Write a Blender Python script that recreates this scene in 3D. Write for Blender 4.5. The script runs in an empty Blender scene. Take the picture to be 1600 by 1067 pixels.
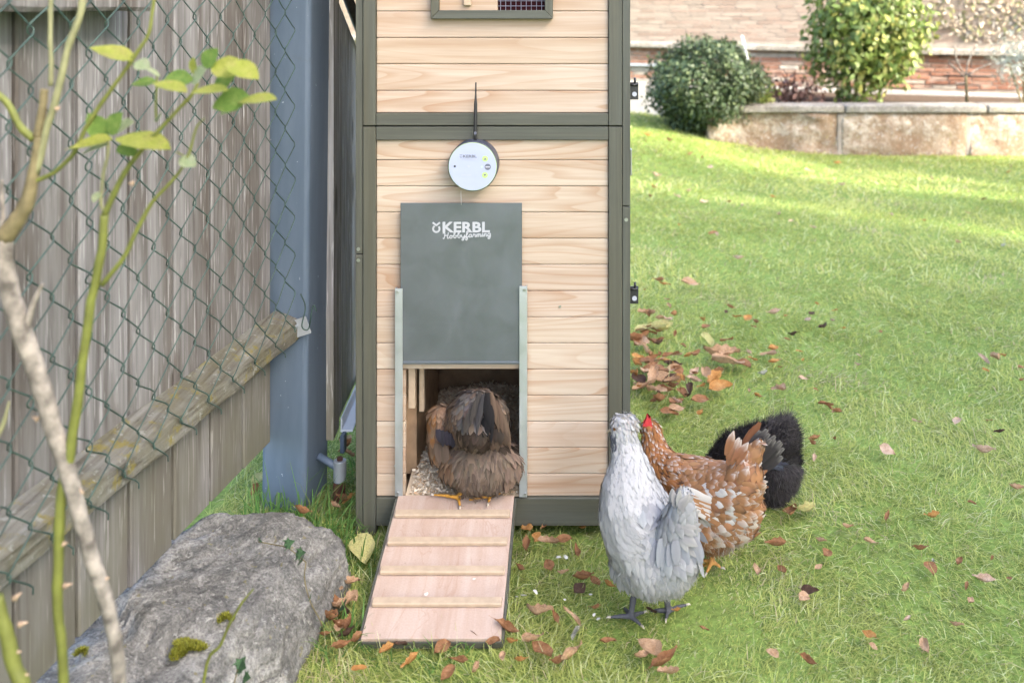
import bpy, bmesh, math, random
import numpy as np
from mathutils import Vector, Matrix, Euler, noise

random.seed(7)
RNG = np.random.default_rng(7)
SC = bpy.context.scene
COL = SC.collection
R = math.radians

# ------------------------------------------------------------------ camera, sky, sun, exposure
F, PX, PY, H = 1500.0, 900.0, 20.0, 1.30      # focal length in photo pixels, principal point, eye height
cd = bpy.data.cameras.new('camera')
cam = bpy.data.objects.new('camera', cd); COL.objects.link(cam)
cam.location = (0, 0, H); cam.rotation_euler = (R(90), 0, 0)
cd.sensor_width = 36.0; cd.lens = 36.0 * F / 1600.0
cd.shift_x = (800.0 - PX) / 1600.0
cd.shift_y = -(533.5 - PY) / 1600.0
cd.clip_start = 0.05; cd.clip_end = 400
cd.dof.use_dof = True; cd.dof.focus_distance = 2.36; cd.dof.aperture_fstop = 3.5
SC.camera = cam

TO_SUN = Vector((0.68, -0.45, 0.50)).normalized()
wd = bpy.data.worlds.new('World'); SC.world = wd; wd.use_nodes = True
wn = wd.node_tree; wn.nodes.clear()
wo = wn.nodes.new('ShaderNodeOutputWorld'); wb = wn.nodes.new('ShaderNodeBackground')
sk = wn.nodes.new('ShaderNodeTexSky'); sk.sky_type = 'NISHITA'; sk.sun_disc = False
sk.sun_elevation = math.asin(TO_SUN.z); sk.sun_rotation = math.atan2(TO_SUN.x, TO_SUN.y)
sk.air_density = 0.8; sk.dust_density = 4.0; sk.ozone_density = 0.5
wb.inputs['Strength'].default_value = 0.15
wn.links.new(sk.outputs[0], wb.inputs['Color']); wn.links.new(wb.outputs[0], wo.inputs['Surface'])
sl = bpy.data.lights.new('sun', 'SUN'); sl.energy = 2.0; sl.angle = R(3.0); sl.color = (1.0, 0.93, 0.82)
sun = bpy.data.objects.new('sun', sl); COL.objects.link(sun)
sun.rotation_euler = TO_SUN.to_track_quat('Z', 'Y').to_euler(); sun.location = (6, -2, 9)
SC.view_settings.view_transform = 'Standard'; SC.view_settings.look = 'None'
SC.view_settings.gamma = 1.0; SC.view_settings.exposure = 3.2
SC.view_settings.use_curve_mapping = False
SC.render.engine = 'CYCLES'
SC.cycles.use_denoising = True
SC.cycles.max_bounces = 8; SC.cycles.diffuse_bounces = 4; SC.cycles.glossy_bounces = 3
SC.cycles.transmission_bounces = 4; SC.cycles.transparent_max_bounces = 6
SC.cycles.sample_clamp_indirect = 6.0

def P(px, py, Y):
    return Vector(((px - PX) / F * Y, Y, H - (py - PY) / F * Y))
def gY(py):                                    # depth of level ground seen at that row
    return F * H / (py - PY)
def proj(p):
    return PX + F * p[..., 0] / p[..., 1], PY + F * (H - p[..., 2]) / p[..., 1]

# ------------------------------------------------------------------ object helpers
WL = {}
def tag(o, label=None, cat=None, group=None, kind=None):
    if label: o['label'] = label
    if cat: o['category'] = cat
    if group: o['group'] = group
    if kind: o['kind'] = kind
    return o
def link(name, me, mat=None, parent=None, loc=(0, 0, 0), rot=None):
    o = bpy.data.objects.new(name, me); COL.objects.link(o)
    loc = Vector(loc)
    if mat is not None and len(me.materials) == 0: me.materials.append(mat)
    if parent is not None:
        o.parent = parent; o.location = loc - WL[parent.name]
    else: o.location = loc
    if rot is not None: o.rotation_euler = rot
    WL[o.name] = loc
    return o
def thing(name, label, cat, loc=(0, 0, 0), group=None, kind=None):
    o = bpy.data.objects.new(name, None); COL.objects.link(o)
    o.empty_display_size = 0.05
    o.location = loc; WL[o.name] = Vector(loc)
    return tag(o, label, cat, group, kind)
def from_np(name, V, faces, cols=None, smooth=False):
    """V (n,3); faces list of arrays (m,3) or (m,4)"""
    me = bpy.data.meshes.new(name)
    V = np.asarray(V, dtype=np.float32)
    me.vertices.add(len(V)); me.vertices.foreach_set('co', V.ravel())
    faces = [np.asarray(f, dtype=np.int32) for f in faces if len(f)]
    nl = sum(f.size for f in faces); nf = sum(len(f) for f in faces)
    me.loops.add(nl); me.polygons.add(nf)
    me.loops.foreach_set('vertex_index', np.concatenate([f.ravel() for f in faces]))
    tot = np.concatenate([np.full(len(f), f.shape[1], dtype=np.int32) for f in faces])
    st = np.concatenate([[0], np.cumsum(tot)[:-1]]).astype(np.int32)
    me.polygons.foreach_set('loop_start', st)
    try: me.polygons.foreach_set('loop_total', tot)
    except Exception: pass
    if smooth: me.polygons.foreach_set('use_smooth', np.ones(nf, dtype=bool))
    me.update(calc_edges=True)
    if cols is not None:
        a = me.color_attributes.new('Col', 'FLOAT_COLOR', 'POINT')
        c = np.ones((len(V), 4), dtype=np.float32); c[:, :3] = cols
        a.data.foreach_set('color', c.ravel())
    return me
def bm_mesh(bm, name='m', smooth=False):
    bmesh.ops.recalc_face_normals(bm, faces=bm.faces[:])
    me = bpy.data.meshes.new(name); bm.to_mesh(me); bm.free()
    if smooth:
        me.polygons.foreach_set('use_smooth', np.ones(len(me.polygons), dtype=bool))
    return me
def bm_box(bm, c, s, rot=None, bev=0.0, seg=1):
    m = Matrix.Translation(c)
    if rot is not None: m = m @ Euler(rot).to_matrix().to_4x4()
    m = m @ Matrix.Diagonal((s[0], s[1], s[2], 1))
    r = bmesh.ops.create_cube(bm, size=1, matrix=m)
    if bev > 0:
        es = list({e for v in r['verts'] for e in v.link_edges})
        bmesh.ops.bevel(bm, geom=es, offset=bev, segments=seg, affect='EDGES', profile=0.5)
def box_mesh(s, bev=0.0, seg=1):
    bm = bmesh.new(); bm_box(bm, (0, 0, 0), s, None, bev, seg); return bm_mesh(bm)
def box(name, lo, hi, mat, parent=None, bev=0.0015, seg=1):
    lo, hi = Vector(lo), Vector(hi)
    return link(name, box_mesh(tuple(hi - lo), bev, seg), mat, parent, (lo + hi) / 2)
def bm_tube(bm, pts, rad, sides=6, cap=True, flat=1.0):
    pts = [Vector(p) for p in pts]
    if not hasattr(rad, '__len__'): rad = [rad] * len(pts)
    rings = []; up = None
    for i, p in enumerate(pts):
        t = (pts[min(i + 1, len(pts) - 1)] - pts[max(i - 1, 0)]).normalized()
        if up is None:
            a = Vector((0, 0, 1)) if abs(t.z) < 0.9 else Vector((0, 1, 0))
            up = (a - t * a.dot(t)).normalized()
        else:
            up = (up - t * up.dot(t)).normalized()
        s = t.cross(up)
        rings.append([bm.verts.new(p + (s * math.cos(2 * math.pi * k / sides) + up * flat * math.sin(2 * math.pi * k / sides)) * rad[i]) for k in range(sides)])
    for a, b in zip(rings, rings[1:]):
        for k in range(sides):
            bm.faces.new((a[k], a[(k + 1) % sides], b[(k + 1) % sides], b[k]))
    if cap:
        bm.faces.new(rings[0][::-1]); bm.faces.new(rings[-1])
def tube_mesh(pts, rad, sides=6, smooth=True, flat=1.0):
    bm = bmesh.new(); bm_tube(bm, pts, rad, sides, True, flat); return bm_mesh(bm, 'tube', smooth)
def tube(name, pts, rad, mat, parent=None, sides=6):
    c = Vector(pts[0])
    return link(name, tube_mesh([Vector(p) - c for p in pts], rad, sides), mat, parent, c)
def bm_disc_prism(bm, c, r, d, axis='Y', n=32, r2=None):
    """cylinder along an axis, centred at c, depth d"""
    rot = {'Y': Matrix.Rotation(R(90), 4, 'X'), 'X': Matrix.Rotation(R(90), 4, 'Y'), 'Z': Matrix.Identity(4)}[axis]
    bmesh.ops.create_cone(bm, cap_ends=True, segments=n, radius1=r, radius2=r if r2 is None else r2, depth=d, matrix=Matrix.Translation(c) @ rot)
def cyl(name, c, r, d, mat, parent=None, axis='Y', n=24, bev=0.0):
    bm = bmesh.new(); bm_disc_prism(bm, (0, 0, 0), r, d, axis, n)
    if bev:
        es = [e for e in bm.edges if len(e.link_faces) == 2 and e.calc_face_angle() > 1.0]
        bmesh.ops.bevel(bm, geom=es, offset=bev, segments=2, affect='EDGES', profile=0.5)
    return link(name, bm_mesh(bm), mat, parent, c)
def smooth_curve(pts, n=6):
    """Catmull-Rom through the points"""
    pts = [Vector(p) for p in pts]; out = []
    q = [pts[0] * 2 - pts[1]] + pts + [pts[-1] * 2 - pts[-2]]
    for i in range(1, len(q) - 2):
        for k in range(n):
            t = k / n
            out.append(0.5 * ((2 * q[i]) + (q[i + 1] - q[i - 1]) * t + (2 * q[i - 1] - 5 * q[i] + 4 * q[i + 1] - q[i + 2]) * t * t + (3 * q[i] - q[i - 1] - 3 * q[i + 1] + q[i + 2]) * t ** 3))
    out.append(pts[-1]); return out
def text_mesh(body, size, offset=0.0, extrude=0.0004, shear=0.0, spacing=1.0, align='LEFT'):
    cu = bpy.data.curves.new('t', 'FONT'); cu.body = body; cu.size = size; cu.offset = offset
    cu.extrude = extrude; cu.shear = shear; cu.space_character = spacing; cu.align_x = align
    cu.resolution_u = 3
    o = bpy.data.objects.new('t', cu); COL.objects.link(o)
    dg = bpy.context.evaluated_depsgraph_get()
    me = bpy.data.meshes.new_from_object(o.evaluated_get(dg))
    bpy.data.objects.remove(o); bpy.data.curves.remove(cu)
    return me

# ------------------------------------------------------------------ many small cards: feathers, leaves, blades
def unit(a): return a / np.maximum(np.linalg.norm(a, axis=-1, keepdims=True), 1e-9)
def cards(p, n, d, L, W, lift, bend, prof, cbase, ctip, cols=3, arch=0.25, off=0.0, tipmask=None, cmid=None):
    """overlapping leaf shaped cards; returns V, faces, colours. prof: half-width per row, tipmask: 0..1 tip colour per row"""
    N = len(p); rows = len(prof)
    L = np.broadcast_to(np.asarray(L, float), (N,)); W = np.broadcast_to(np.asarray(W, float), (N,))
    lift = np.broadcast_to(np.asarray(lift, float), (N,)); bend = np.broadcast_to(np.asarray(bend, float), (N,))
    d = unit(d - n * np.sum(d * n, -1, keepdims=True)); s = np.cross(d, n)
    tm = np.linspace(0, 1, rows) if tipmask is None else np.asarray(tipmask)
    V = np.zeros((N, rows, cols, 3)); C = np.zeros((N, rows, cols, 3))
    for i in range(rows):
        t = i / (rows - 1)
        ctr = p + d * (L * t)[:, None] + n * (off + L * (lift * t + bend * t * t))[:, None]
        for j in range(cols):
            k = (j / (cols - 1)) * 2 - 1
            V[:, i, j] = ctr + s * (W * prof[i] * k)[:, None] + n * (W * prof[i] * arch * (1 - abs(k)))[:, None]
            C[:, i, j] = cbase * (1 - tm[i]) + ctip * tm[i]
            if cmid is not None and cols == 3 and j == 1: C[:, i, j] = C[:, i, j] * 0.45 + cmid * 0.55
    base = (np.arange(N) * rows * cols)[:, None]
    q = []
    for i in range(rows - 1):
        for j in range(cols - 1):
            a = i * cols + j
            q.append([a, a + 1, a + cols + 1, a + cols])
    q = np.array(q)
    faces = (base[:, :, None] + q[None]).reshape(-1, 4)
    return V.reshape(-1, 3), faces, C.reshape(-1, 3)
def ribbons(p, d, up, L, W, droop, cbase, ctip, side=None):
    """grass blades / down strands: base pair, middle pair, tip"""
    N = len(p)
    s = unit(np.cross(d, up)) if side is None else side
    L = np.broadcast_to(np.asarray(L, float), (N,))[:, None]; W = np.broadcast_to(np.asarray(W, float), (N,))[:, None]
    droop = np.broadcast_to(np.asarray(droop, float), (N,))[:, None]
    m = p + d * L * 0.5 - up * L * droop * 0.18
    t = p + d * L * (1 - 0.12 * droop) - up * L * droop * 0.75
    V = np.stack([p - s * W * 0.5, p + s * W * 0.5, m - s * W * 0.42, m + s * W * 0.42, t], 1)
    C = np.stack([cbase, cbase, (cbase + ctip) / 2, (cbase + ctip) / 2, ctip], 1)
    b = (np.arange(N) * 5)[:, None]
    q = b + np.array([[0, 1, 3, 2]]); tr = b + np.array([[2, 3, 4]])
    return V.reshape(-1, 3), q, tr, C.reshape(-1, 3)
class Pile:
    def __init__(s): s.V = []; s.Q = []; s.T = []; s.C = []; s.n = 0
    def add(s, V, Q=None, T=None, C=None):
        if Q is not None and len(Q): s.Q.append(np.asarray(Q) + s.n)
        if T is not None and len(T): s.T.append(np.asarray(T) + s.n)
        s.V.append(V); s.C.append(C); s.n += len(V)
    def mesh(s, name, smooth=False):
        f = []
        if s.Q: f.append(np.concatenate(s.Q))
        if s.T: f.append(np.concatenate(s.T))
        return from_np(name, np.concatenate(s.V), f, np.concatenate(s.C), smooth)

# ------------------------------------------------------------------ materials
# overall reflectance of each material relative to the colour stops written in it
ALB = {'stained_wood_horizontal': 0.58, 'stained_wood_vertical': 0.58, 'grass_blade': 1.03, 'leaf_tan': 0.86, 'leaf_pink': 0.90, 'leaf_yellow': 0.9, 'leaf_brown': 0.80, 'leaf_orange': 0.82, 'lawn_soil': 1.25, 'gate_board': 0.80, 'weathered_board': (0.375, 0.382, 0.395), 'lichen_rail': (0.345, 0.355, 0.36), 'cedar_board': (0.565, 0.622, 0.70), 'granite': (0.58, 0.575, 0.545), 'old_brick': (0.48, 0.50, 0.51), 'lime_mortar': 0.44,
       'wood_chips': 0.95, 'brick_course': 0.42, 'cap_stone': 0.46, 'planter_stone': 0.66, 'blue_grey_paint': (0.60, 0.64, 0.68), 'green_wire': 0.46, 'feather': 0.64, 'down': 0.60, 'hen_body': 0.66, 'leaf_card': 0.74, 'zinc_plate': (0.45, 0.445, 0.465),
       'grey_bark': 0.52, 'green_cane': (0.56, 0.52, 0.50), 'pale_green_cane': 0.58, 'galvanised_pale': 1.0, 'rose_leaf_lime': 0.64, 'rose_leaf_green': 0.66, 'pine_batten': (0.54, 0.565, 0.60), 'pink_plywood': (0.575, 0.63, 0.61), 'white_face': (0.46, 0.48, 0.52), 'concrete_plinth': 0.6, 'pale_render': 1.0}
class NT:
    def __init__(s, name):
        s.m = bpy.data.materials.new(name); s.m.use_nodes = True
        s.t = s.m.node_tree; s.t.nodes.clear()
        s.out = s.t.nodes.new('ShaderNodeOutputMaterial'); s.b = s.t.nodes.new('ShaderNodeBsdfPrincipled')
        s.t.links.new(s.b.outputs[0], s.out.inputs['Surface'])
    def n(s, typ, **kw):
        nd = s.t.nodes.new(typ)
        for k, v in kw.items():
            if k.startswith('i_'): nd.inputs[k[2:].replace('_', ' ')].default_value = v
            else: setattr(nd, k, v)
        return nd
    def l(s, a, b): s.t.links.new(a, b); return b
    def coords(s, scale=(1, 1, 1), rand=True, kind='Object'):
        tc = s.n('ShaderNodeTexCoord'); src = tc.outputs[kind]
        if rand:
            oi = s.n('ShaderNodeObjectInfo'); ad = s.n('ShaderNodeVectorMath', operation='MULTIPLY_ADD')
            cb = s.n('ShaderNodeCombineXYZ')
            for k in range(3): s.l(oi.outputs['Random'], cb.inputs[k])
            s.l(cb.outputs[0], ad.inputs[0]); ad.inputs[1].default_value = (17.3, 9.1, 31.7); s.l(src, ad.inputs[2]); src = ad.outputs[0]
        mp = s.n('ShaderNodeMapping'); mp.inputs['Scale'].default_value = scale; s.l(src, mp.inputs['Vector'])
        return mp.outputs[0]
    def noise(s, vec, scale, detail=4, rough=0.55, dist=0.0):
        nd = s.n('ShaderNodeTexNoise'); nd.inputs['Scale'].default_value = scale; nd.inputs['Detail'].default_value = detail
        nd.inputs['Roughness'].default_value = rough; nd.inputs['Distortion'].default_value = dist
        s.l(vec, nd.inputs['Vector']); return nd.outputs[0]
    def ramp(s, fac, stops):
        nd = s.n('ShaderNodeValToRGB'); cr = nd.color_ramp
        while len(cr.elements) > 1: cr.elements.remove(cr.elements[0])
        for i, (pos, c) in enumerate(stops):
            e = cr.elements[0] if i == 0 else cr.elements.new(pos)
            e.position = pos; e.color = (c[0], c[1], c[2], 1) if hasattr(c, '__len__') else (c, c, c, 1)
        s.l(fac, nd.inputs[0]); return nd.outputs[0]
    def mix(s, fac, a, b, mode='MIX'):
        nd = s.n('ShaderNodeMix', data_type='RGBA', blend_type=mode)
        for sock, v in ((nd.inputs[0], fac), (nd.inputs[6], a), (nd.inputs[7], b)):
            if hasattr(v, 'is_output') or hasattr(v, 'links'): s.l(v, sock)
            elif hasattr(v, '__len__'): sock.default_value = (v[0], v[1], v[2], 1)
            else: sock.default_value = v
        return nd.outputs[2]
    def math(s, op, a, b=None, c=None):
        nd = s.n('ShaderNodeMath', operation=op)
        for i, v in enumerate((a, b, c)):
            if v is None: continue
            if hasattr(v, 'links'): s.l(v, nd.inputs[i])
            else: nd.inputs[i].default_value = v
        return nd.outputs[0]
    def bump(s, h, strength=0.3, dist=0.002):
        nd = s.n('ShaderNodeBump'); nd.inputs['Strength'].default_value = strength; nd.inputs['Distance'].default_value = dist
        s.l(h, nd.inputs['Height']); s.l(nd.outputs[0], s.b.inputs['Normal'])
    def scaled(s, c):
        k = ALB.get(s.m.name, 0.72)
        return s.mix(1.0, c, (k, k, k) if not hasattr(k, '__len__') else k, 'MULTIPLY')
    def col(s, c): s.l(s.scaled(c), s.b.inputs['Base Color'])
    def rough(s, v, spec=0.5, metal=0.0):
        if hasattr(v, 'links'): s.l(v, s.b.inputs['Roughness'])
        else: s.b.inputs['Roughness'].default_value = v
        s.b.inputs['Specular IOR Level'].default_value = spec; s.b.inputs['Metallic'].default_value = metal
    def vcol(s):
        a = s.n('ShaderNodeVertexColor'); a.layer_name = 'Col'; return a.outputs[0]
    def translucent(s, col, fac):
        tr = s.n('ShaderNodeBsdfTranslucent'); mx = s.n('ShaderNodeMixShader'); mx.inputs[0].default_value = fac
        s.l(s.scaled(col), tr.inputs[0])
        s.l(s.b.outputs[0], mx.inputs[1]); s.l(tr.outputs[0], mx.inputs[2]); s.l(mx.outputs[0], s.out.inputs['Surface'])

def m_plain(name, c, rough=0.6, spec=0.4, metal=0.0, var=0.12, scale=40, bump=0.0):
    t = NT(name); v = t.coords(); n = t.noise(v, scale, 5)
    t.col(t.mix(1.0, c, t.ramp(n, [(0.34, 1 - var), (0.66, 1 + var)]), 'MULTIPLY')); t.rough(rough, spec, metal)
    if bump: t.bump(n, bump, 0.001)
    return t.m
def m_vcol(name, rough=0.7, spec=0.25, trans=0.0, var=0.0):
    t = NT(name); c = t.vcol()
    t.col(c); t.rough(rough, spec)
    if trans: t.translucent(c, trans)
    return t.m

def m_cedar():
    """pale flat-sawn boards, grain along local X"""
    t = NT('cedar_board'); v = t.coords((1, 1, 1))
    oi = t.n('ShaderNodeObjectInfo')
    mp = t.n('ShaderNodeMapping'); mp.inputs['Scale'].default_value = (0.85, 6, 9); t.l(v, mp.inputs[0])
    big = t.noise(mp.outputs[0], 1.0, 1.5, 0.4, 0.25)
    rings = t.math('FRACT', t.math('MULTIPLY', big, 21.0))
    lines = t.ramp(rings, [(0.0, 0.0), (0.55, 0.06), (0.86, 0.75), (0.95, 1.0), (1.0, 0.0)])
    mp2 = t.n('ShaderNodeMapping'); mp2.inputs['Scale'].default_value = (5, 90, 160); t.l(v, mp2.inputs[0])
    fine = t.noise(mp2.outputs[0], 1.0, 4, 0.6)
    mp3 = t.n('ShaderNodeMapping'); mp3.inputs['Scale'].default_value = (1.6, 8, 22); t.l(v, mp3.inputs[0])
    broad = t.noise(mp3.outputs[0], 1.0, 3, 0.5)
    c = t.ramp(oi.outputs['Random'], [(0.0, (0.70, 0.51, 0.345)), (0.35, (0.76, 0.58, 0.41)), (0.7, (0.72, 0.525, 0.37)), (1.0, (0.67, 0.465, 0.305))])
    c = t.mix(1.0, c, t.ramp(broad, [(0.34, (0.88, 0.80, 0.73)), (0.56, (1.04, 1.04, 1.04))]), 'MULTIPLY')
    gs = t.ramp(t.noise(mp.outputs[0], 0.6, 2), [(0.42, 0.15), (0.6, 0.62)])
    c = t.mix(t.math('MULTIPLY', lines, gs), c, (0.52, 0.27, 0.13))
    c = t.mix(1.0, c, t.ramp(fine, [(0.3, (0.90, 0.87, 0.84)), (0.7, (1.05, 1.05, 1.05))]), 'MULTIPLY')
    mk = t.n('ShaderNodeMapping'); mk.inputs['Scale'].default_value = (5.0, 0.001, 13); t.l(v, mk.inputs[0])
    vo = t.n('ShaderNodeTexVoronoi'); vo.inputs['Scale'].default_value = 1.0; t.l(mk.outputs[0], vo.inputs['Vector'])
    gate = t.math('GREATER_THAN', t.n('ShaderNodeSeparateColor').outputs[0], 0.8)
    sepc = gate.node.inputs[0].links[0].from_node; t.l(vo.outputs['Color'], sepc.inputs[0])
    kn = t.math('MULTIPLY', t.ramp(vo.outputs['Distance'], [(0.0, 1.0), (0.045, 0.85), (0.09, 0.0)]), gate)
    c = t.mix(kn, c, (0.20, 0.075, 0.03))
    t.col(c); t.rough(0.62, 0.3); t.bump(fine, 0.12, 0.0006)
    return t.m
def m_stain():
    """grey-green stained softwood; grain runs along the longest side through object coords X or Z"""
    def make(name, sc):
        t = NT(name); v = t.coords((1, 1, 1))
        mp = t.n('ShaderNodeMapping'); mp.inputs['Scale'].default_value = sc; t.l(v, mp.inputs[0])
        a = t.noise(mp.outputs[0], 1.0, 5, 0.65, 0.3)
        mp2 = t.n('ShaderNodeMapping'); mp2.inputs['Scale'].default_value = tuple(k * 0.22 for k in sc); t.l(v, mp2.inputs[0])
        b = t.noise(mp2.outputs[0], 1.0, 3, 0.5)
        c = t.ramp(a, [(0.25, (0.078, 0.080, 0.062)), (0.55, (0.118, 0.122, 0.096)), (0.8, (0.165, 0.165, 0.125))])
        c = t.mix(t.ramp(b, [(0.45, 0.0), (0.7, 0.5)]), c, (0.125, 0.110, 0.062))
        t.col(c); t.rough(0.55, 0.4); t.bump(a, 0.25, 0.0006); return t.m
    return make('stained_wood_horizontal', (4, 60, 110)), make('stained_wood_vertical', (110, 60, 4))
def m_weathered(name='weathered_board'):
    t = NT(name); v = t.coords((1, 1, 1))
    def sc(k): 
        mp = t.n('ShaderNodeMapping'); mp.inputs['Scale'].default_value = k; t.l(v, mp.inputs[0]); return mp.outputs[0]
    a = t.noise(sc((60, 60, 2.2)), 1.0, 6, 0.65, 0.4); b = t.noise(sc((9, 9, 1.3)), 1.0, 4, 0.55, 0.6)
    g = t.noise(sc((4, 4, 2.5)), 1.0, 4); w = t.noise(sc((150, 150, 9)), 1.0, 3, 0.5)
    c = t.ramp(a, [(0.32, (0.22, 0.20, 0.185)), (0.5, (0.42, 0.40, 0.385)), (0.67, (0.56, 0.545, 0.53))])
    c = t.mix(t.ramp(b, [(0.38, 0.7), (0.52, 0.0)]), c, (0.22, 0.185, 0.155))
    c = t.mix(t.ramp(w, [(0.60, 0.0), (0.66, 0.85)]), c, (0.72, 0.70, 0.68))
    tc = t.n('ShaderNodeTexCoord'); sp = t.n('ShaderNodeSeparateXYZ'); t.l(tc.outputs['Object'], sp.inputs[0])
    low = t.math('MULTIPLY', t.ramp(sp.outputs[2], [(0.0, 1.0), (0.30, 0.35), (0.42, 0.0)]), t.ramp(g, [(0.36, 0.0), (0.60, 0.85)]))
    c = t.mix(low, c, (0.27, 0.26, 0.175))
    mk = t.n('ShaderNodeMapping'); mk.inputs['Scale'].default_value = (7, 0.001, 2.2); t.l(v, mk.inputs[0])
    vo = t.n('ShaderNodeTexVoronoi'); vo.inputs['Scale'].default_value = 1.0; t.l(mk.outputs[0], vo.inputs['Vector'])
    sepc = t.n('ShaderNodeSeparateColor'); t.l(vo.outputs['Color'], sepc.inputs[0])
    kn = t.math('MULTIPLY', t.ramp(vo.outputs['Distance'], [(0.0, 0.9), (0.08, 0.7), (0.13, 0.0)]), t.math('GREATER_THAN', sepc.outputs[0], 0.72))
    c = t.mix(kn, c, (0.10, 0.085, 0.075))
    ob = t.n('ShaderNodeObjectInfo'); c = t.mix(1.0, c, t.ramp(ob.outputs['Random'], [(0.0, (0.84, 0.82, 0.79)), (1.0, (1.12, 1.12, 1.13))]), 'MULTIPLY')
    t.col(c); t.rough(0.85, 0.2); t.bump(a, 0.5, 0.002); return t.m
def m_lichen_rail():
    t = NT('lichen_rail'); v = t.coords((1, 1, 1), kind='Object')
    mp = t.n('ShaderNodeMapping'); mp.inputs['Scale'].default_value = (90, 3, 90); t.l(v, mp.inputs[0])
    a = t.noise(mp.outputs[0], 1.0, 5, 0.6, 0.3); p1 = t.noise(v, 22, 5, 0.7); p2 = t.noise(v, 60, 4, 0.6); p3 = t.noise(v, 9, 4, 0.6)
    c = t.ramp(a, [(0.34, (0.20, 0.18, 0.145)), (0.5, (0.36, 0.335, 0.285)), (0.66, (0.50, 0.48, 0.43))])
    c = t.mix(t.ramp(p3, [(0.42, 0.0), (0.6, 0.55)]), c, (0.27, 0.24, 0.13))
    c = t.mix(t.ramp(p1, [(0.56, 0.0), (0.64, 0.8)]), c, (0.46, 0.37, 0.09))
    c = t.mix(t.ramp(p2, [(0.60, 0.0), (0.66, 0.75)]), c, (0.60, 0.60, 0.54))
    t.col(c); t.rough(0.9, 0.15); t.bump(t.math('ADD', a, t.math('MULTIPLY', p2, 1.2)), 0.9, 0.004); return t.m
def m_stone(name='granite', base=((0.20, 0.195, 0.185), (0.38, 0.37, 0.35), (0.55, 0.535, 0.51)), sc=1.0, warm=None):
    t = NT(name); v = t.coords((sc, sc, sc), rand=False)
    big = t.noise(v, 5, 5, 0.6, 0.5); mid = t.noise(v, 24, 6, 0.7); fine = t.noise(v, 170, 4, 0.7); sp = t.noise(v, 75, 3, 0.6)
    c = t.ramp(mid, [(0.36, base[0]), (0.5, base[1]), (0.64, base[2])])
    c = t.mix(t.ramp(big, [(0.45, 0.0), (0.62, 0.6)]), c, tuple(k * 0.9 for k in base[0]))
    if warm: c = t.mix(t.ramp(t.noise(v, 3.3, 4, 0.6, 0.6), [(0.45, 0.0), (0.62, 0.8)]), c, warm)
    c = t.mix(1.0, c, t.ramp(fine, [(0.36, 0.62), (0.64, 1.32)]), 'MULTIPLY')
    c = t.mix(t.ramp(sp, [(0.60, 0.0), (0.66, 0.7)]), c, (0.62, 0.61, 0.57))
    c = t.mix(t.ramp(t.noise(v, 41, 3, 0.6), [(0.645, 0.0), (0.69, 0.6)]), c, (0.36, 0.32, 0.13))
    t.col(c); t.rough(0.92, 0.2); t.bump(t.math('ADD', t.math('MULTIPLY', mid, 2.5), fine), 0.9, 0.008); return t.m
def m_ply():
    t = NT('pink_plywood'); v = t.coords((1, 1, 1), rand=False)
    mp = t.n('ShaderNodeMapping'); mp.inputs['Scale'].default_value = (30, 2.2, 1); t.l(v, mp.inputs[0])
    a = t.noise(mp.outputs[0], 1.0, 5, 0.6, 0.8)
    mp2 = t.n('ShaderNodeMapping'); mp2.inputs['Scale'].default_value = (9, 3, 1); t.l(v, mp2.inputs[0])
    b = t.noise(mp2.outputs[0], 1.0, 3, 0.5, 1.2)
    f = t.noise(v, 260, 2)
    c = t.ramp(a, [(0.3, (0.62, 0.40, 0.315)), (0.6, (0.71, 0.50, 0.42)), (0.8, (0.75, 0.555, 0.48))])
    vein = t.ramp(b, [(0.492, 0.0), (0.5, 0.32), (0.508, 0.0)])
    c = t.mix(vein, c, (0.46, 0.22, 0.14)); c = t.mix(1.0, c, t.ramp(f, [(0.3, 0.92), (0.7, 1.05)]), 'MULTIPLY')
    c = t.mix(t.ramp(t.noise(v, 9, 4, 0.6), [(0.5, 0.0), (0.75, 0.35)]), c, (0.45, 0.27, 0.20)); c = t.mix(t.ramp(t.noise(v, 70, 2, 0.5), [(0.73, 0.0), (0.77, 0.5)]), c, (0.30, 0.22, 0.15))
    t.col(c); t.rough(0.6, 0.3); t.bump(a, 0.08, 0.0005); return t.m
def m_zinc(name, c, metal=0.75, rough=0.42):
    t = NT(name); v = t.coords((1, 1, 1), rand=False); n = t.noise(v, 14, 4, 0.6, 0.8); f = t.noise(v, 120, 3)
    vo = t.n('ShaderNodeTexVoronoi'); vo.inputs['Scale'].default_value = 120; t.l(v, vo.inputs['Vector'])
    cc = t.mix(1.0, c, t.ramp(n, [(0.3, 0.84), (0.7, 1.12)]), 'MULTIPLY')
    cc = t.mix(0.10, cc, vo.outputs['Color'], 'OVERLAY')
    cc = t.mix(0.9, cc, t.mix(1.0, c, t.ramp(n, [(0.3, 0.93), (0.7, 1.06)]), 'MULTIPLY'))
    t.col(cc); t.rough(t.ramp(n, [(0.3, rough - 0.06), (0.7, rough + 0.1)]), 0.5, metal); t.bump(f, 0.03, 0.0005); return t.m
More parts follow.
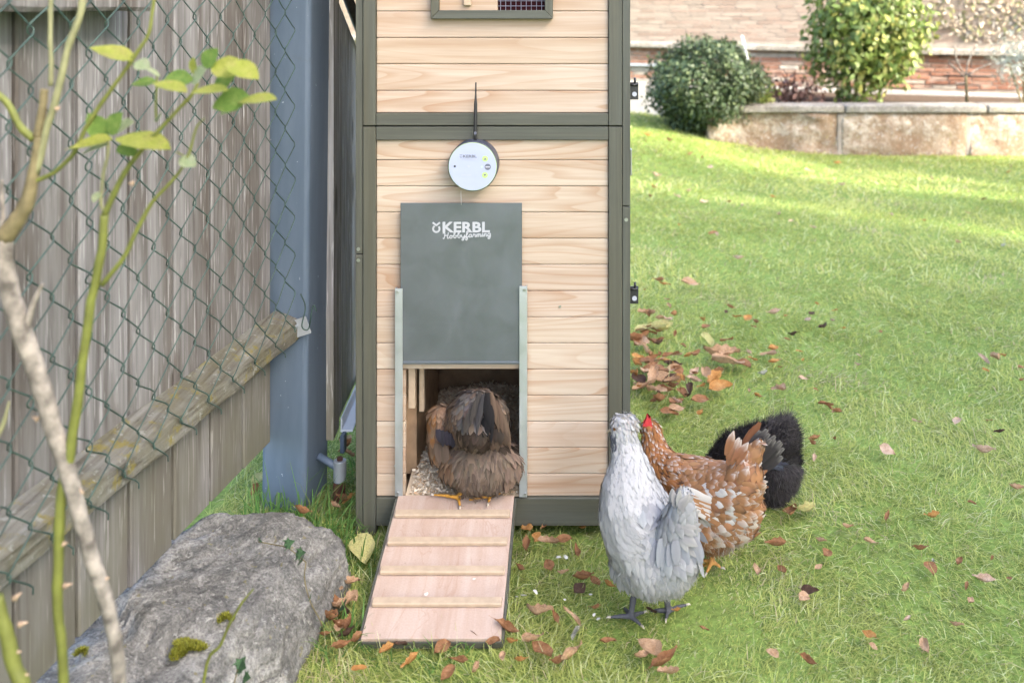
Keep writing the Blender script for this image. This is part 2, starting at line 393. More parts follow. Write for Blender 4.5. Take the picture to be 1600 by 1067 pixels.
def m_paint():
    t = NT('blue_grey_paint'); v = t.coords((1, 1, 1), rand=False)
    mp = t.n('ShaderNodeMapping'); mp.inputs['Scale'].default_value = (20, 20, 3); t.l(v, mp.inputs[0])
    n = t.noise(mp.outputs[0], 1.0, 5, 0.6); ch = t.noise(v, 70, 3, 0.5); st = t.noise(v, 13, 4, 0.7)
    c = t.ramp(n, [(0.3, (0.115, 0.152, 0.198)), (0.7, (0.165, 0.206, 0.262))])
    c = t.mix(t.ramp(ch, [(0.735, 0.0), (0.755, 0.85)]), c, (0.46, 0.50, 0.53))
    c = t.mix(t.ramp(st, [(0.60, 0.0), (0.78, 0.35)]), c, (0.14, 0.14, 0.13))
    t.col(c); t.rough(0.5, 0.4); t.bump(t.noise(v, 220, 2), 0.06, 0.0006); return t.m

M = {}
M['cedar'] = m_cedar()
M['stain_h'], M['stain_v'] = m_stain()
M['weather'] = m_weathered()
M['rail'] = m_lichen_rail(); M['gate'] = m_weathered('gate_board')
M['granite'] = m_stone()
M['planter'] = m_stone('planter_stone', ((0.26, 0.18, 0.115), (0.46, 0.37, 0.275), (0.66, 0.59, 0.50)), 0.55, (0.34, 0.22, 0.14))
M['cap'] = m_stone('cap_stone', ((0.36, 0.33, 0.27), (0.50, 0.46, 0.40), (0.62, 0.58, 0.52)), 0.4)
M['ply'] = m_ply()
M['batten'] = m_plain('pine_batten', (0.68, 0.50, 0.33), 0.6, 0.3, 0, 0.10, 60)
M['zinc'] = m_zinc('zinc_plate', (0.27, 0.305, 0.315), 0.5, 0.38)
M['alu'] = m_zinc('aluminium_rail', (0.60, 0.64, 0.66), 0.7, 0.38)
M['steel'] = m_plain('screw_steel', (0.55, 0.56, 0.57), 0.3, 0.5, 0.9, 0.1)
M['galv'] = m_zinc('galvanised_bar', (0.50, 0.53, 0.56), 0.45, 0.45)
M['galvpale'] = m_zinc('galvanised_pale', (0.74, 0.77, 0.80), 0.1, 0.5)
M['print'] = m_plain('pale_print', (0.50, 0.52, 0.55), 0.6, 0.3, 0, 0.03)
M['black'] = m_plain('black_plastic', (0.022, 0.022, 0.024), 0.45, 0.5, 0, 0.1)
M['case'] = m_plain('dark_blue_case', (0.055, 0.065, 0.10), 0.45, 0.5, 0, 0.08)
M['facew'] = m_plain('white_face', (0.70, 0.74, 0.90), 0.35, 0.5, 0, 0.01)
M['greenk'] = m_plain('lime_button', (0.50, 0.66, 0.24), 0.5, 0.4, 0, 0.02)
M['greyk'] = m_plain('grey_print', (0.15, 0.16, 0.21), 0.5, 0.4, 0, 0.02)
M['lightk'] = m_plain('light_print', (0.52, 0.54, 0.62), 0.5, 0.4, 0, 0.02)
M['brass'] = m_plain('brass', (0.65, 0.42, 0.12), 0.3, 0.5, 0.9, 0.05)
M['inner'] = m_plain('inner_wood', (0.42, 0.28, 0.17), 0.8, 0.2, 0, 0.2, 25)
M['paint'] = m_paint()
M['wire'] = m_plain('green_wire', (0.060, 0.120, 0.100), 0.5, 0.4, 0, 0.35, 30)
M['meshwire'] = m_plain('galvanised_mesh', (0.42, 0.44, 0.55), 0.4, 0.5, 0.5, 0.1)
M['rust'] = m_plain('rusty_iron', (0.13, 0.055, 0.035), 0.85, 0.3, 0.1, 0.35, 60, 0.3)
M['darkiron'] = m_plain('dark_iron', (0.035, 0.028, 0.025), 0.7, 0.4, 0.2, 0.3, 60)
M['string'] = m_plain('cord', (0.75, 0.74, 0.70), 0.8, 0.2)
M['mortar'] = m_plain('lime_mortar', (0.56, 0.48, 0.40), 0.95, 0.15, 0, 0.2, 9, 0.3)
M['plinth'] = m_plain('concrete_plinth', (0.52, 0.49, 0.45), 0.95, 0.15, 0, 0.15, 5, 0.3)
M['soil'] = m_plain('soil', (0.085, 0.062, 0.045), 0.95, 0.1, 0, 0.4, 30, 0.6)
M['grassblade'] = m_vcol('grass_blade', 0.6, 0.2, 0.42)
M['leafcard'] = m_vcol('leaf_card', 0.5, 0.35, 0.28)
M['feather'] = m_vcol('feather', 0.75, 0.2, 0.06)
M['fluff'] = m_vcol('down', 0.9, 0.1, 0.15)
M['skin'] = m_vcol('hen_body', 0.7, 0.25)
M['brickc'] = m_vcol('brick_course', 0.95, 0.1)
M['chips'] = m_vcol('wood_chips', 0.85, 0.2)

# ------------------------------------------------------------------ ground
def gh(x, y):
    x = np.asarray(x, float); y = np.asarray(y, float)
    m = 0.30 * np.exp(-((x - 0.45) ** 2 / 1.1 + (y - 9.3) ** 2 / 2.2))
    m = m + 0.006 * np.sin(x * 5.1 + 1.3) * np.sin(y * 4.3) + 0.004 * np.sin(x * 11 + y * 7)
    return m
def make_ground():
    xs = np.concatenate([np.linspace(-40, -4, 10), np.linspace(-3, 7, 61), np.linspace(8, 40, 10)])
    ys = np.concatenate([np.linspace(-20, 0.5, 8), np.linspace(1, 13, 73), np.linspace(14, 60, 12)])
    X, Y = np.meshgrid(xs, ys, indexing='ij'); Z = gh(X, Y) - 0.004
    nx, ny = X.shape; V = np.stack([X, Y, Z], -1).reshape(-1, 3)
    i, j = np.meshgrid(np.arange(nx - 1), np.arange(ny - 1), indexing='ij'); a = (i * ny + j).ravel()
    f = np.stack([a, a + ny, a + ny + 1, a + 1], 1)
    t = NT('lawn_soil'); v = t.coords(rand=False); n = t.noise(v, 9, 6, 0.65); n2 = t.noise(v, 60, 4, 0.7)
    c = t.ramp(n, [(0.3, (0.105, 0.135, 0.035)), (0.55, (0.14, 0.20, 0.045)), (0.75, (0.15, 0.155, 0.06))])
    c = t.mix(1.0, c, t.ramp(n2, [(0.3, 0.6), (0.7, 1.25)]), 'MULTIPLY')
    t.col(c); t.rough(0.95, 0.1); t.bump(n2, 0.8, 0.01)
    tag(link('lawn', from_np('lawn', V, [f], smooth=True), t.m), kind='structure', label='green garden lawn around the hen house')
make_ground()

def patch_noise(x, y, s, seed=0.0):
    return (np.sin(x * s * 1.7 + seed + 1.1 * np.sin(y * s * 1.3 + seed)) + np.sin(y * s * 2.1 - seed * 2 + 1.3 * np.sin(x * s * 0.9))
            + 0.6 * np.sin((x + y) * s * 3.3 + seed * 3)) / 2.6
FEET = [(0.145, 1.99, 0.13), (0.265, 2.03, 0.12), (0.32, 2.20, 0.11), (0.45, 2.50, 0.07)]      # trodden down by the hens
def make_grass():
    pile = Pile()
    # (depth from, to, blades per m2, blade width, mean length)
    bands = [(1.72, 2.35, 36000, 0.0018, 0.030), (2.35, 3.2, 27000, 0.0020, 0.030), (3.2, 4.6, 13000, 0.0029, 0.032),
             (4.6, 6.6, 6600, 0.0045, 0.033), (6.6, 9.6, 3300, 0.0070, 0.035), (9.6, 12.5, 1400, 0.011, 0.045)]
    for y0, y1, dens, w, ln in bands:
        xl = -0.95 if y0 < 3 else -1.2; xr = 0.50 * y1 + 0.25
        N = int((xr - xl) * (y1 - y0) * dens)
        y = RNG.uniform(y0, y1, N); x = RNG.uniform(xl, xr, N)
        k = x < 0.48 * y + 0.30
        k &= ~((x > -0.53) & (x < 0.11) & (y > 2.47) & (y < 3.1))                     # under the hen house
        k &= ~((x > 0.16 * 0 - 0.9) & (x < -0.55) & (y < 2.2))                        # the kerb stone
        k &= ~((x > -0.43) & (x < -0.16) & (y > 2.0) & (y < 2.4))                     # under the ramp
        k &= ~((x > 1.22) & (y > 8.78))                                               # the raised bed
        k &= ~((x > -0.5) & (x < 0.10) & (y > 3.1) & (y < 6) & (RNG.random(N) < 0.8)) # hidden behind the hen house
        k &= ~(((x - 0.70) * 0.2748 + (y - 11.6) * 0.9615) > -0.1)
        th = 0.70 + 0.30 * patch_noise(x, y, 2.2, 0.4)
        k &= RNG.random(N) < np.clip(th + 0.25, 0.35, 1)
        x, y = x[k], y[k]; N = len(x)
        z = gh(x, y) - 0.004
        tread = np.ones(N)
        for fx, fy, fr in FEET: tread = np.where((x - fx) ** 2 + (y - fy) ** 2 < fr * fr, 0.46, tread)
        p = np.stack([x, y, z], 1)
        # blades lean in drifting directions, some lie almost flat
        base_az = 2.2 * patch_noise(x, y, 1.6, 2.0) + 1.4 * patch_noise(x, y, 5.0, 5.0)
        az = base_az * 1.3 + RNG.normal(0, 1.15, N)
        el = np.clip(RNG.normal(0.62, 0.38, N), 0.08, 1.45)
        d = np.stack([np.cos(az) * np.cos(el), np.sin(az) * np.cos(el), np.sin(el)], 1)
        up = np.stack([-np.cos(az) * np.sin(el), -np.sin(az) * np.sin(el), np.cos(el)], 1)
        side = unit(np.stack([-np.sin(az), np.cos(az), RNG.normal(0, 0.35, N)], 1))
        L = ln * np.clip(RNG.lognormal(-0.05, 0.40, N), 0.35, 2.1) * (0.9 + 0.25 * patch_noise(x, y, 2.7, 7.0)) * tread
        W = w * RNG.uniform(0.6, 1.35, N)
        lng = RNG.random(N) < 0.05; L = np.where(lng & (tread > 0.9), L * 1.9, L); W = np.where(lng, W * 0.8, W)
        g = RNG.random((N, 1)); pn = patch_noise(x, y, 1.3, 3.0)[:, None]; pn2 = patch_noise(x, y, 6.0, 9.0)[:, None]
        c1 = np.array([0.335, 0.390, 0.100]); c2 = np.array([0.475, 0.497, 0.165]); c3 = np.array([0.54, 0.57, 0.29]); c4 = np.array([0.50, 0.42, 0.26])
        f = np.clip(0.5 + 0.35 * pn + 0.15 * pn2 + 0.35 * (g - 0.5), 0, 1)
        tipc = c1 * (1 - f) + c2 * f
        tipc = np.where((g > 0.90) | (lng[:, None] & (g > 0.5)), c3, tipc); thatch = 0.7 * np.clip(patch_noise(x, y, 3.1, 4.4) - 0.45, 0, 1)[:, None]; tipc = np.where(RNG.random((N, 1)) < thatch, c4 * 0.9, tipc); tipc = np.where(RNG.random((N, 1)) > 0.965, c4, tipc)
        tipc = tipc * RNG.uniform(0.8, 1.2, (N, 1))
        basec = tipc * np.array([0.84, 0.82, 0.78])  # shade between blades put into the colour: roots slightly darker than tips
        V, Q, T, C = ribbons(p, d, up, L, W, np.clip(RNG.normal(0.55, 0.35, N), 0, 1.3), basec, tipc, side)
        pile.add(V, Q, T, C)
    tag(link('grass', pile.mesh('grass'), M['grassblade']), 'short tangled green grass of the lawn', 'grass', kind='stuff')
make_grass()

def grass_tuft(c, n, ln, spread, label, group, seed):
    g = np.random.default_rng(seed)
    c = np.array(c, float)
    a = g.uniform(0, 6.283, n); r = spread * np.sqrt(g.random(n))
    p = np.stack([np.cos(a) * r, np.sin(a) * r, np.zeros(n)], 1)
    az = a + g.normal(0, 0.9, n); el = np.clip(g.normal(1.05, 0.28, n), 0.3, 1.5)
    d = np.stack([np.cos(az) * np.cos(el), np.sin(az) * np.cos(el), np.sin(el)], 1)
    up = np.stack([-np.cos(az) * np.sin(el), -np.sin(az) * np.sin(el), np.cos(el)], 1)
    side = unit(np.stack([-np.sin(az), np.cos(az), g.normal(0, 0.2, n)], 1))
    L = ln * g.uniform(0.5, 1.35, n); W = g.uniform(0.0025, 0.0042, n); s = unit(side)
    t = [0, 0.3, 0.6, 0.85, 1.0]; dr = np.clip(g.normal(0.75, 0.35, n), 0.1, 1.5)[:, None]
    rows = []
    for q in t:
        ctr = p + d * (L * q)[:, None] * (1 - 0.1 * dr * q) - np.array([0, 0, 1.0]) * (L[:, None] * dr * 0.75 * q ** 2.3)
        ctr[:, 2] = np.maximum(ctr[:, 2], 0.004)
        w = (W * (1 - q ** 2) + 0.0002)[:, None] * 0.5
        rows += [ctr - s * w, ctr + s * w]
    V = np.stack(rows, 1).reshape(-1, 3)
    b = (np.arange(n) * 10)[:, None]; Q = np.concatenate([b + np.array([[2 * i, 2 * i + 1, 2 * i + 3, 2 * i + 2]]) for i in range(4)])
    col = np.array([0.10, 0.20, 0.045]) * g.uniform(0.7, 1.3, (n, 1)) + np.array([0.08, 0.03, 0.03]) * (g.random((n, 1)) > 0.85)
    C = np.repeat(col, 10, 0)
    return tag(link('grass_tuft', from_np('tuft', V, [Q], C), M['grassblade'], None, c), label, 'grass tuft', group)
tufts = [((-0.80, 2.44), 60, 0.15, 0.05, 'long grass tuft at the left foot of the blue post'),
         ((-0.735, 2.46), 55, 0.17, 0.05, 'long grass tuft in front of the blue post'),
         ((-0.66, 2.42), 70, 0.16, 0.06, 'long grass tuft between blue post and hen house'),
         ((-0.60, 2.34), 70, 0.14, 0.05, 'long grass tuft at the left corner of the hen house'),
         ((-0.52, 2.26), 60, 0.10, 0.05, 'grass tuft squeezed between stone block and ramp'),
         ((-0.60, 2.70), 60, 0.13, 0.07, 'grass tuft behind the blue post beside the hen house'),
         ((-0.49, 1.98), 70, 0.085, 0.06, 'grass tuft at the foot of the stone block beside the ramp end'),
         ((-0.28, 1.955), 60, 0.05, 0.06, 'low grass fringe along the bottom edge of the ramp'),
         ((-0.40, 1.955), 40, 0.045, 0.05, 'low grass fringe at the left bottom corner of the ramp')]
for i, (c, n, ln, sp, lab) in enumerate(tufts):
    grass_tuft((c[0], c[1], 0.0), n, ln, sp, lab, 'long grass tufts', 40 + i)

# ------------------------------------------------------------------ brick wall at the back
WA = Vector((0.70, 11.6, 0)); WU = Vector((0.9615, -0.2748, 0)); WN = Vector((-0.2748, -0.9615, 0))
WANG = math.atan2(WU.y, WU.x)
def wall_box(name, s0, s1, z0, z1, front, back, mat, parent, bev=0.004, tilt=0.0):
    c = WA + WU * ((s0 + s1) / 2) + WN * ((front + back) / 2); c.z = (z0 + z1) / 2
    return link(name, box_mesh((s1 - s0, abs(front - back), z1 - z0), bev), mat, parent, c, (0, tilt, WANG))
def m_brick():
    t = NT('old_brick'); v = t.coords(); oi = t.n('ShaderNodeObjectInfo')
    c = t.ramp(oi.outputs['Random'], [(0.0, (0.42, 0.190, 0.120)), (0.3, (0.52, 0.27, 0.18)), (0.5, (0.46, 0.23, 0.15)), (0.66, (0.56, 0.36, 0.27)), (0.80, (0.60, 0.50, 0.40)), (1.0, (0.66, 0.59, 0.50))])
    n = t.noise(v, 14, 5, 0.6); c = t.mix(1.0, c, t.ramp(n, [(0.3, 0.72), (0.7, 1.2)]), 'MULTIPLY')
    c = t.mix(t.ramp(t.noise(v, 7, 4, 0.6), [(0.5, 0.0), (0.7, 0.55)]), c, (0.52, 0.45, 0.38))
    t.col(c); t.rough(0.93, 0.15); t.bump(n, 0.5, 0.004); return t.m
def make_brick_wall():
    root = thing('brick_wall', 'old red brick wall with pale upper half behind the raised bed', 'wall', tuple(WA))
    wall_box('mortar', -7.0, 7.5, 0.0, 2.3, 0.0, -0.30, M['mortar'], root)
    wall_box('plinth', -6.98, 7.48, -0.2, 0.46, 0.045, 0.002, M['plinth'], root, 0.01, 0.012)
    wall_box('ledge', -6.98, 7.48, 0.875, 0.945, 0.085, 0.002, M['cap'], root, 0.012, 0.014)
    wall_box('pipe_ledge', -1.2, 0.75, 0.655, 0.685, 0.05, 0.012, M['galv'], root, 0.004)
    mb = m_brick(); g = random.Random(3)
    variants = []
    for k in range(6):
        Lk = 0.165 + 0.014 * k
        bm = bmesh.new(); bm_box(bm, (0, 0, 0), (Lk, 0.05, 0.037), None, 0.004)
        for v in bm.verts: v.co += Vector((g.uniform(-.003, .003), g.uniform(-.003, .003), g.uniform(-.002, .002)))
        me = bm_mesh(bm); me.materials.append(mb); variants.append((Lk, me))
    n = 0; pile = Pile(); cube = np.array([[x, y, z] for x in (-.5, .5) for y in (-.5, .5) for z in (-.5, .5)])
    cf = np.array([[0, 1, 3, 2], [4, 6, 7, 5], [0, 4, 5, 1], [2, 3, 7, 6], [0, 2, 6, 4], [1, 5, 7, 3]])
    rows = [0.477 + 0.047 * i for i in range(9)] + [0.992 + 0.047 * i for i in range(28)]
    cand = []
    for ri, z in enumerate(rows):
        s = -6.9 + g.uniform(0, 0.2)
        while s < 7.3:
            Lk, me = g.choice(variants); c = s + Lk / 2; s += Lk + g.uniform(0.009, 0.016)
            cand.append((ri, z + g.uniform(-.003, .003), c, Lk, me))
    for ri, z, c, Lk, me in cand:
        vis = -0.15 < c < 4.95 and ri < 9
        pr = (g.uniform(0.004, 0.014) if ri < 9 else g.uniform(0.002, 0.006)) - 0.025
        w = WA + WU * c + WN * pr; w.z = z
        if vis and n < 300:
            link('brick', me, None, root, w, (0, 0, WANG + g.uniform(-.01, .01))); n += 1
        elif c > -6.0 and not (ri < 9 and c < -2.5 and False):
            rot = np.array(Matrix.Rotation(WANG, 3, 'Z')); V = (cube * np.array([Lk, 0.05, 0.037])) @ rot.T + np.array(w)
            pale = ri >= 9
            a = np.array([0.56, 0.46, 0.375]) if pale else np.array([0.50, 0.26, 0.17])
            if pale and g.random() < 0.38: a = np.array([0.53, 0.405, 0.325])
            if not pale and g.random() < 0.3: a = np.array([0.55, 0.46, 0.36])
            pile.add(V, cf, None, np.tile(a * (g.uniform(0.86, 1.10) if pale else g.uniform(0.82, 1.12)), (8, 1)))
    V = np.concatenate(pile.V) - np.array(WA); pile.V = [V]
    bme = pile.mesh('brick_courses'); bme.polygons.foreach_set('use_smooth', np.zeros(len(bme.polygons), bool)); bme.update()
    o = link('brick_courses', bme, M['brickc'], root, WA); o['kind'] = 'stuff'
    # dark bracket and pipe on the wall
    for s0, z0, s1, z1, r in ((3.45, 0.83, 4.05, 0.86, 0.018), (3.5, 0.60, 4.05, 0.61, 0.012)):
        a = WA + WU * s0 + WN * 0.06; a.z = z0; b = WA + WU * s1 + WN * 0.06; b.z = z1
        tube('iron_pipe', [a, b], r, M['darkiron'], root)
    return root
make_brick_wall()

# ------------------------------------------------------------------ raised stone bed
def rough_block(lo, hi, amp, seed, cuts=10, bev=0.02):
    lo, hi = Vector(lo), Vector(hi); c = (lo + hi) / 2; s = hi - lo
    bm = bmesh.new(); bm_box(bm, (0, 0, 0), tuple(s), None, bev, 2)
    bmesh.ops.subdivide_edges(bm, edges=[e for e in bm.edges if e.calc_length() > min(s) * 0.6], cuts=cuts, use_grid_fill=True)
    for v in bm.verts:
        p = (v.co + c) * 1.0 + Vector((seed * 3.1, seed, 0))
        q = noise.noise(p * 2.6) * 0.6 + noise.noise(p * 6.5) * 0.35 + noise.noise(p * 15) * 0.18
        v.co += v.co.normalized() * 0.0 + Vector((0.25, 1.0, 0.25)) * (q * amp)
    return bm_mesh(bm, 'block', True), c
def make_bed():
    root = thing('raised_bed', 'low raised bed of big pale stone blocks in front of brick wall', 'raised bed', (2.9, 8.74, 0))
    Y0 = 8.74
    X = lambda px: (px - PX) / F * Y0
    blocks = [(1106, 1311, 0.11, 1), (1315, 1512, 0.045, 2), (1515.5, 1640, 0.04, 3), (1644, 1800, 0.04, 4)]
    for a, b, amp, sd in blocks:
        me, c = rough_block((X(a), Y0, -0.03), (X(b), Y0 + 0.24, 0.385), amp, sd)
        link('stone_block', me, M['planter'], root, c)
    for a, b, sd in ((1100, 1318, 5), (1320.5, 1540, 6), (1542.5, 1805, 7)):
        me, c = rough_block((X(a), Y0 - 0.03, 0.388), (X(b), Y0 + 0.30, 0.455), 0.006, sd, 8, 0.012)
        link('cap_stone', me, M['cap'], root, c)
    me, c = rough_block((X(1106), Y0 + 0.26, -0.03), (X(1106) + 0.24, 11.2, 0.40), 0.03, 9)
    link('stone_block', me, M['planter'], root, c)
    for a, b in ((1309, 1317), (1510, 1517.5), (1638, 1646)): box('joint_mortar', (X(a), Y0 + 0.006, 0.0), (X(b), Y0 + 0.2, 0.37), M['mortar'], root, 0.006)
    # soil
    pts = [(X(1106) + 0.2, Y0 + 0.25), (X(1805), Y0 + 0.25), (X(1805), 9.9), (X(1106) + 0.2, 11.35)]
    bm = bmesh.new(); vs = [bm.verts.new((x - 2.9, y - 8.74, 0.40)) for x, y in pts]; vb = [bm.verts.new((x - 2.9, y - 8.74, 0.05)) for x, y in pts]
    bm.faces.new(vs)
    for i in range(4): bm.faces.new((vs[i], vs[(i + 1) % 4], vb[(i + 1) % 4], vb[i]))
    link('soil', bm_mesh(bm), M['soil'], root, (2.9, 8.74, 0))
make_bed()

# ------------------------------------------------------------------ board fence on the left
FB = lambda Y, o=0.0: Vector((-1.071 + 0.114 * Y + o, Y, 0))
FANG = math.atan2(1, 0.114) - math.pi / 2         # turn of the fence about Z
def make_fence():
    root = thing('board_fence', 'weathered grey vertical board fence behind the chain link wire', 'fence', tuple(FB(1.6)))
    g = random.Random(5)
    y = 2.487; k = 0
    while y > 0.5:
        w = 0.1585; c = FB(y - w / 2, -0.012); zb = 0.19 + g.uniform(-.004, .004); c.z = zb
        bm = bmesh.new(); bm_box(bm, (0, 0, 0.78), (0.022, w * 1.0065 - 0.0105, 1.56), None, 0.003)
        link('board', bm_mesh(bm), M['weather'], root, c, (0, 0, FANG + g.uniform(-.006, .006)))
        cj = FB(y, -0.036); cj.z = 0.20
        link('gap_blocker', box_mesh((0.02, 0.06, 1.53), 0.002), M['weather'], root, cj + Vector((0, 0, 0.765)), (0, 0, FANG))  # strip added behind each joint to block light and darken the gap
        y -= w; k += 1
    def rail(name, y0, y1, prof, mat):
        n = 60; bm = bmesh.new(); rings = []
        for i in range(n + 1):
            Y = y0 + (y1 - y0) * i / n; b = FB(Y)
            rings.append([bm.verts.new(Vector((b.x + o + 0.003 * noise.noise(Vector((Y * 14, j * 2.3, 1))), Y, z + 0.005 * noise.noise(Vector((Y * 9, j * 3.1, 0.3))))) - FB(1.6)) for j, (o, z) in enumerate(prof)])
        m = len(prof)
        for a, b in zip(rings, rings[1:]):
            for j in range(m): bm.faces.new((a[j], a[(j + 1) % m], b[(j + 1) % m], b[j]))
        bm.faces.new(rings[0]); bm.faces.new(rings[-1][::-1])
        return link(name, bm_mesh(bm), mat, root, FB(1.6))
    rail('rail', 0.55, 2.50, [(0.001, 0.524), (0.030, 0.514), (0.060, 0.502), (0.066, 0.497), (0.067, 0.478), (0.067, 0.456), (0.064, 0.452), (0.001, 0.453)], M['rail'])
    rail('upper_rail', 0.55, 1.80, [(0.001, 1.42), (0.04, 1.415), (0.066, 1.40), (0.07, 1.38), (0.07, 1.308), (0.066, 1.303), (0.001, 1.304)], M['weather'])
make_fence()

def make_chain_link():
    root = thing('chain_link_fence', 'dark green chain link wire netting along the board fence', 'wire fence', tuple(FB(1.6, 0.08)))
    g = random.Random(11); ph = 0.094; a = 0.0255; z0, z1 = 0.0, 1.32
    variants = []
    for q in range(6):
        pts = []; n = int(z1 / (ph / 2))
        for i in range(n):
            sg = 1 if i % 2 == 0 else -1
            zc = i * ph / 2
            jx = g.uniform(-.0022, .0022); jz = g.uniform(-.003, .003)
            pts.append((0.0035 * sg, sg * (a - 0.002) + jx, zc - 0.0075 + jz))
            pts.append((0.0005, sg * (a + 0.0032) + jx, zc + jz))
            pts.append((-0.0035 * sg, sg * (a - 0.002) + jx, zc + 0.0075 + jz))
        variants.append(tube_mesh(pts, 0.0015, 5))
    y = 0.62; k = 0; me_n = 0
    ys = []
    while y < 2.43: ys.append(y); y += 0.0503
    for k, y in enumerate(ys):
        c = FB(y, 0.078 + 0.006 * math.sin(y * 6)); c.z = 0.432 + 0.03 * (y - 1.44) + (ph / 2 if k % 2 else 0)
        if y > 2.25: c.x += 0.05 * (y - 2.25)
        o = link('wire', variants[g.randrange(6)], M['wire'], root, c, (g.uniform(-.004, .004), 0, FANG + g.uniform(-.05, .05)))
    # loose tail of wire hooked at the bracket
    e = FB(2.46, 0.085)
    tube('wire', smooth_curve([(e.x, e.y, 0.58), (e.x + 0.012, e.y, 0.545), (e.x + 0.006, e.y - 0.01, 0.50), (e.x + 0.02, e.y, 0.49), (e.x + 0.028, e.y, 0.535), (e.x + 0.034, e.y, 0.55), (e.x + 0.040, e.y, 0.535)]), 0.0018, M['wire'], root)
make_chain_link()

def make_post():
    base = Vector((-0.750, 2.582, 0))
    root = thing('metal_post', 'thick square blue grey painted steel post at the fence end', 'post', tuple(base))
    o = link('tube', box_mesh((0.122, 0.160, 1.9), 0.012, 3), M['paint'], root, base + Vector((0.004, 0, 0.93)), (0, R(0.55), FANG))
    br = Vector((-0.716, 2.485, 0.485))
    b = link('bracket', box_mesh((0.052, 0.006, 0.045), 0.001), M['galv'], root, br, (0, R(-20), FANG))
    cyl('bolt', br + Vector((-0.008, -0.008, 0.006)), 0.0075, 0.012, M['steel'], b, 'Y', 8)
    # hinge pin: bolt eye on the post and pipe in the ground
    hp = P(531, 735, 2.56)
    tube('hinge_arm', [(-0.69, 2.57, hp.z + 0.035), (hp.x, hp.y, hp.z + 0.004)], 0.010, M['paint'], root, 8)
    cyl('hinge_eye', (hp.x, hp.y, hp.z), 0.017, 0.056, M['galv'], root, 'Z', 18, 0.002)
    cyl('hinge_pin', (hp.x, hp.y, hp.z + 0.031), 0.008, 0.010, M['rust'], root, 'Z', 8)
    cyl('ground_pipe', (hp.x - 0.002, hp.y, (hp.z - 0.03) / 2), 0.0165, hp.z - 0.03, M['rust'], root, 'Z', 16)
make_post()

def make_gate():
    A = Vector((-0.690, 2.70, 0)); u = Vector((-0.055, 0.998, 0)).normalized(); ang = math.atan2(u.y, u.x)
    root = thing('board_gate', 'dark weathered board gate standing open behind the blue post', 'gate', tuple(A))
    g = random.Random(8); s = -0.075
    while s < 0.95:
        w = g.choice((0.085, 0.1, 0.115)); top = 1.36 - 0.47 * s
        c = A + u * (s + w / 2); c.z = 0.13
        h0 = 1.36 - 0.47 * s - 0.13; h1 = 1.36 - 0.47 * (s + w) - 0.13; off = g.choice((0.0, 0.012))
        bm = bmesh.new(); d = 0.010
        vs = []
        for y in (-d + off, d + off):
            vs.append([bm.verts.new(v) for v in ((-w / 2 + .003, -y, 0), (w / 2 - .003, -y, 0), (w / 2 - .003, -y, h1), (-w / 2 + .003, -y, h0))])
        bm.faces.new(vs[0]); bm.faces.new(vs[1][::-1])
        for i in range(4): bm.faces.new((vs[0][i], vs[1][i], vs[1][(i + 1) % 4], vs[0][(i + 1) % 4]))
        link('board', bm_mesh(bm), M['gate'], root, c, (0, 0, ang)); s += w
    nrm = Vector((u.y, -u.x, 0))
    p0 = A + nrm * 0.035; p1 = A + u * 0.97 + nrm * 0.035
    tube('top_bar', [p0 + Vector((0, 0, 1.375)), p1 + Vector((0, 0, 1.375 - 0.47 * 0.97))], 0.016, M['darkiron'], root, 4)
    bm = bmesh.new(); bm_box(bm, (0, 0, 0), (0.95, 0.034, 0.006), None, 0.001); bm_box(bm, (0, 0.0145, 0.02), (0.95, 0.005, 0.034), None, 0.001)
    link('bottom_angle_bar', bm_mesh(bm), M['galvpale'], root, A + u * 0.47 + nrm * 0.045 + Vector((0, 0, 0.125)), (0, 0, ang))
    link('bracket', box_mesh((0.012, 0.03, 0.05), 0.002), M['paint'], root, A + nrm * 0.04 + Vector((0, -0.02, 0.10)))
make_gate()

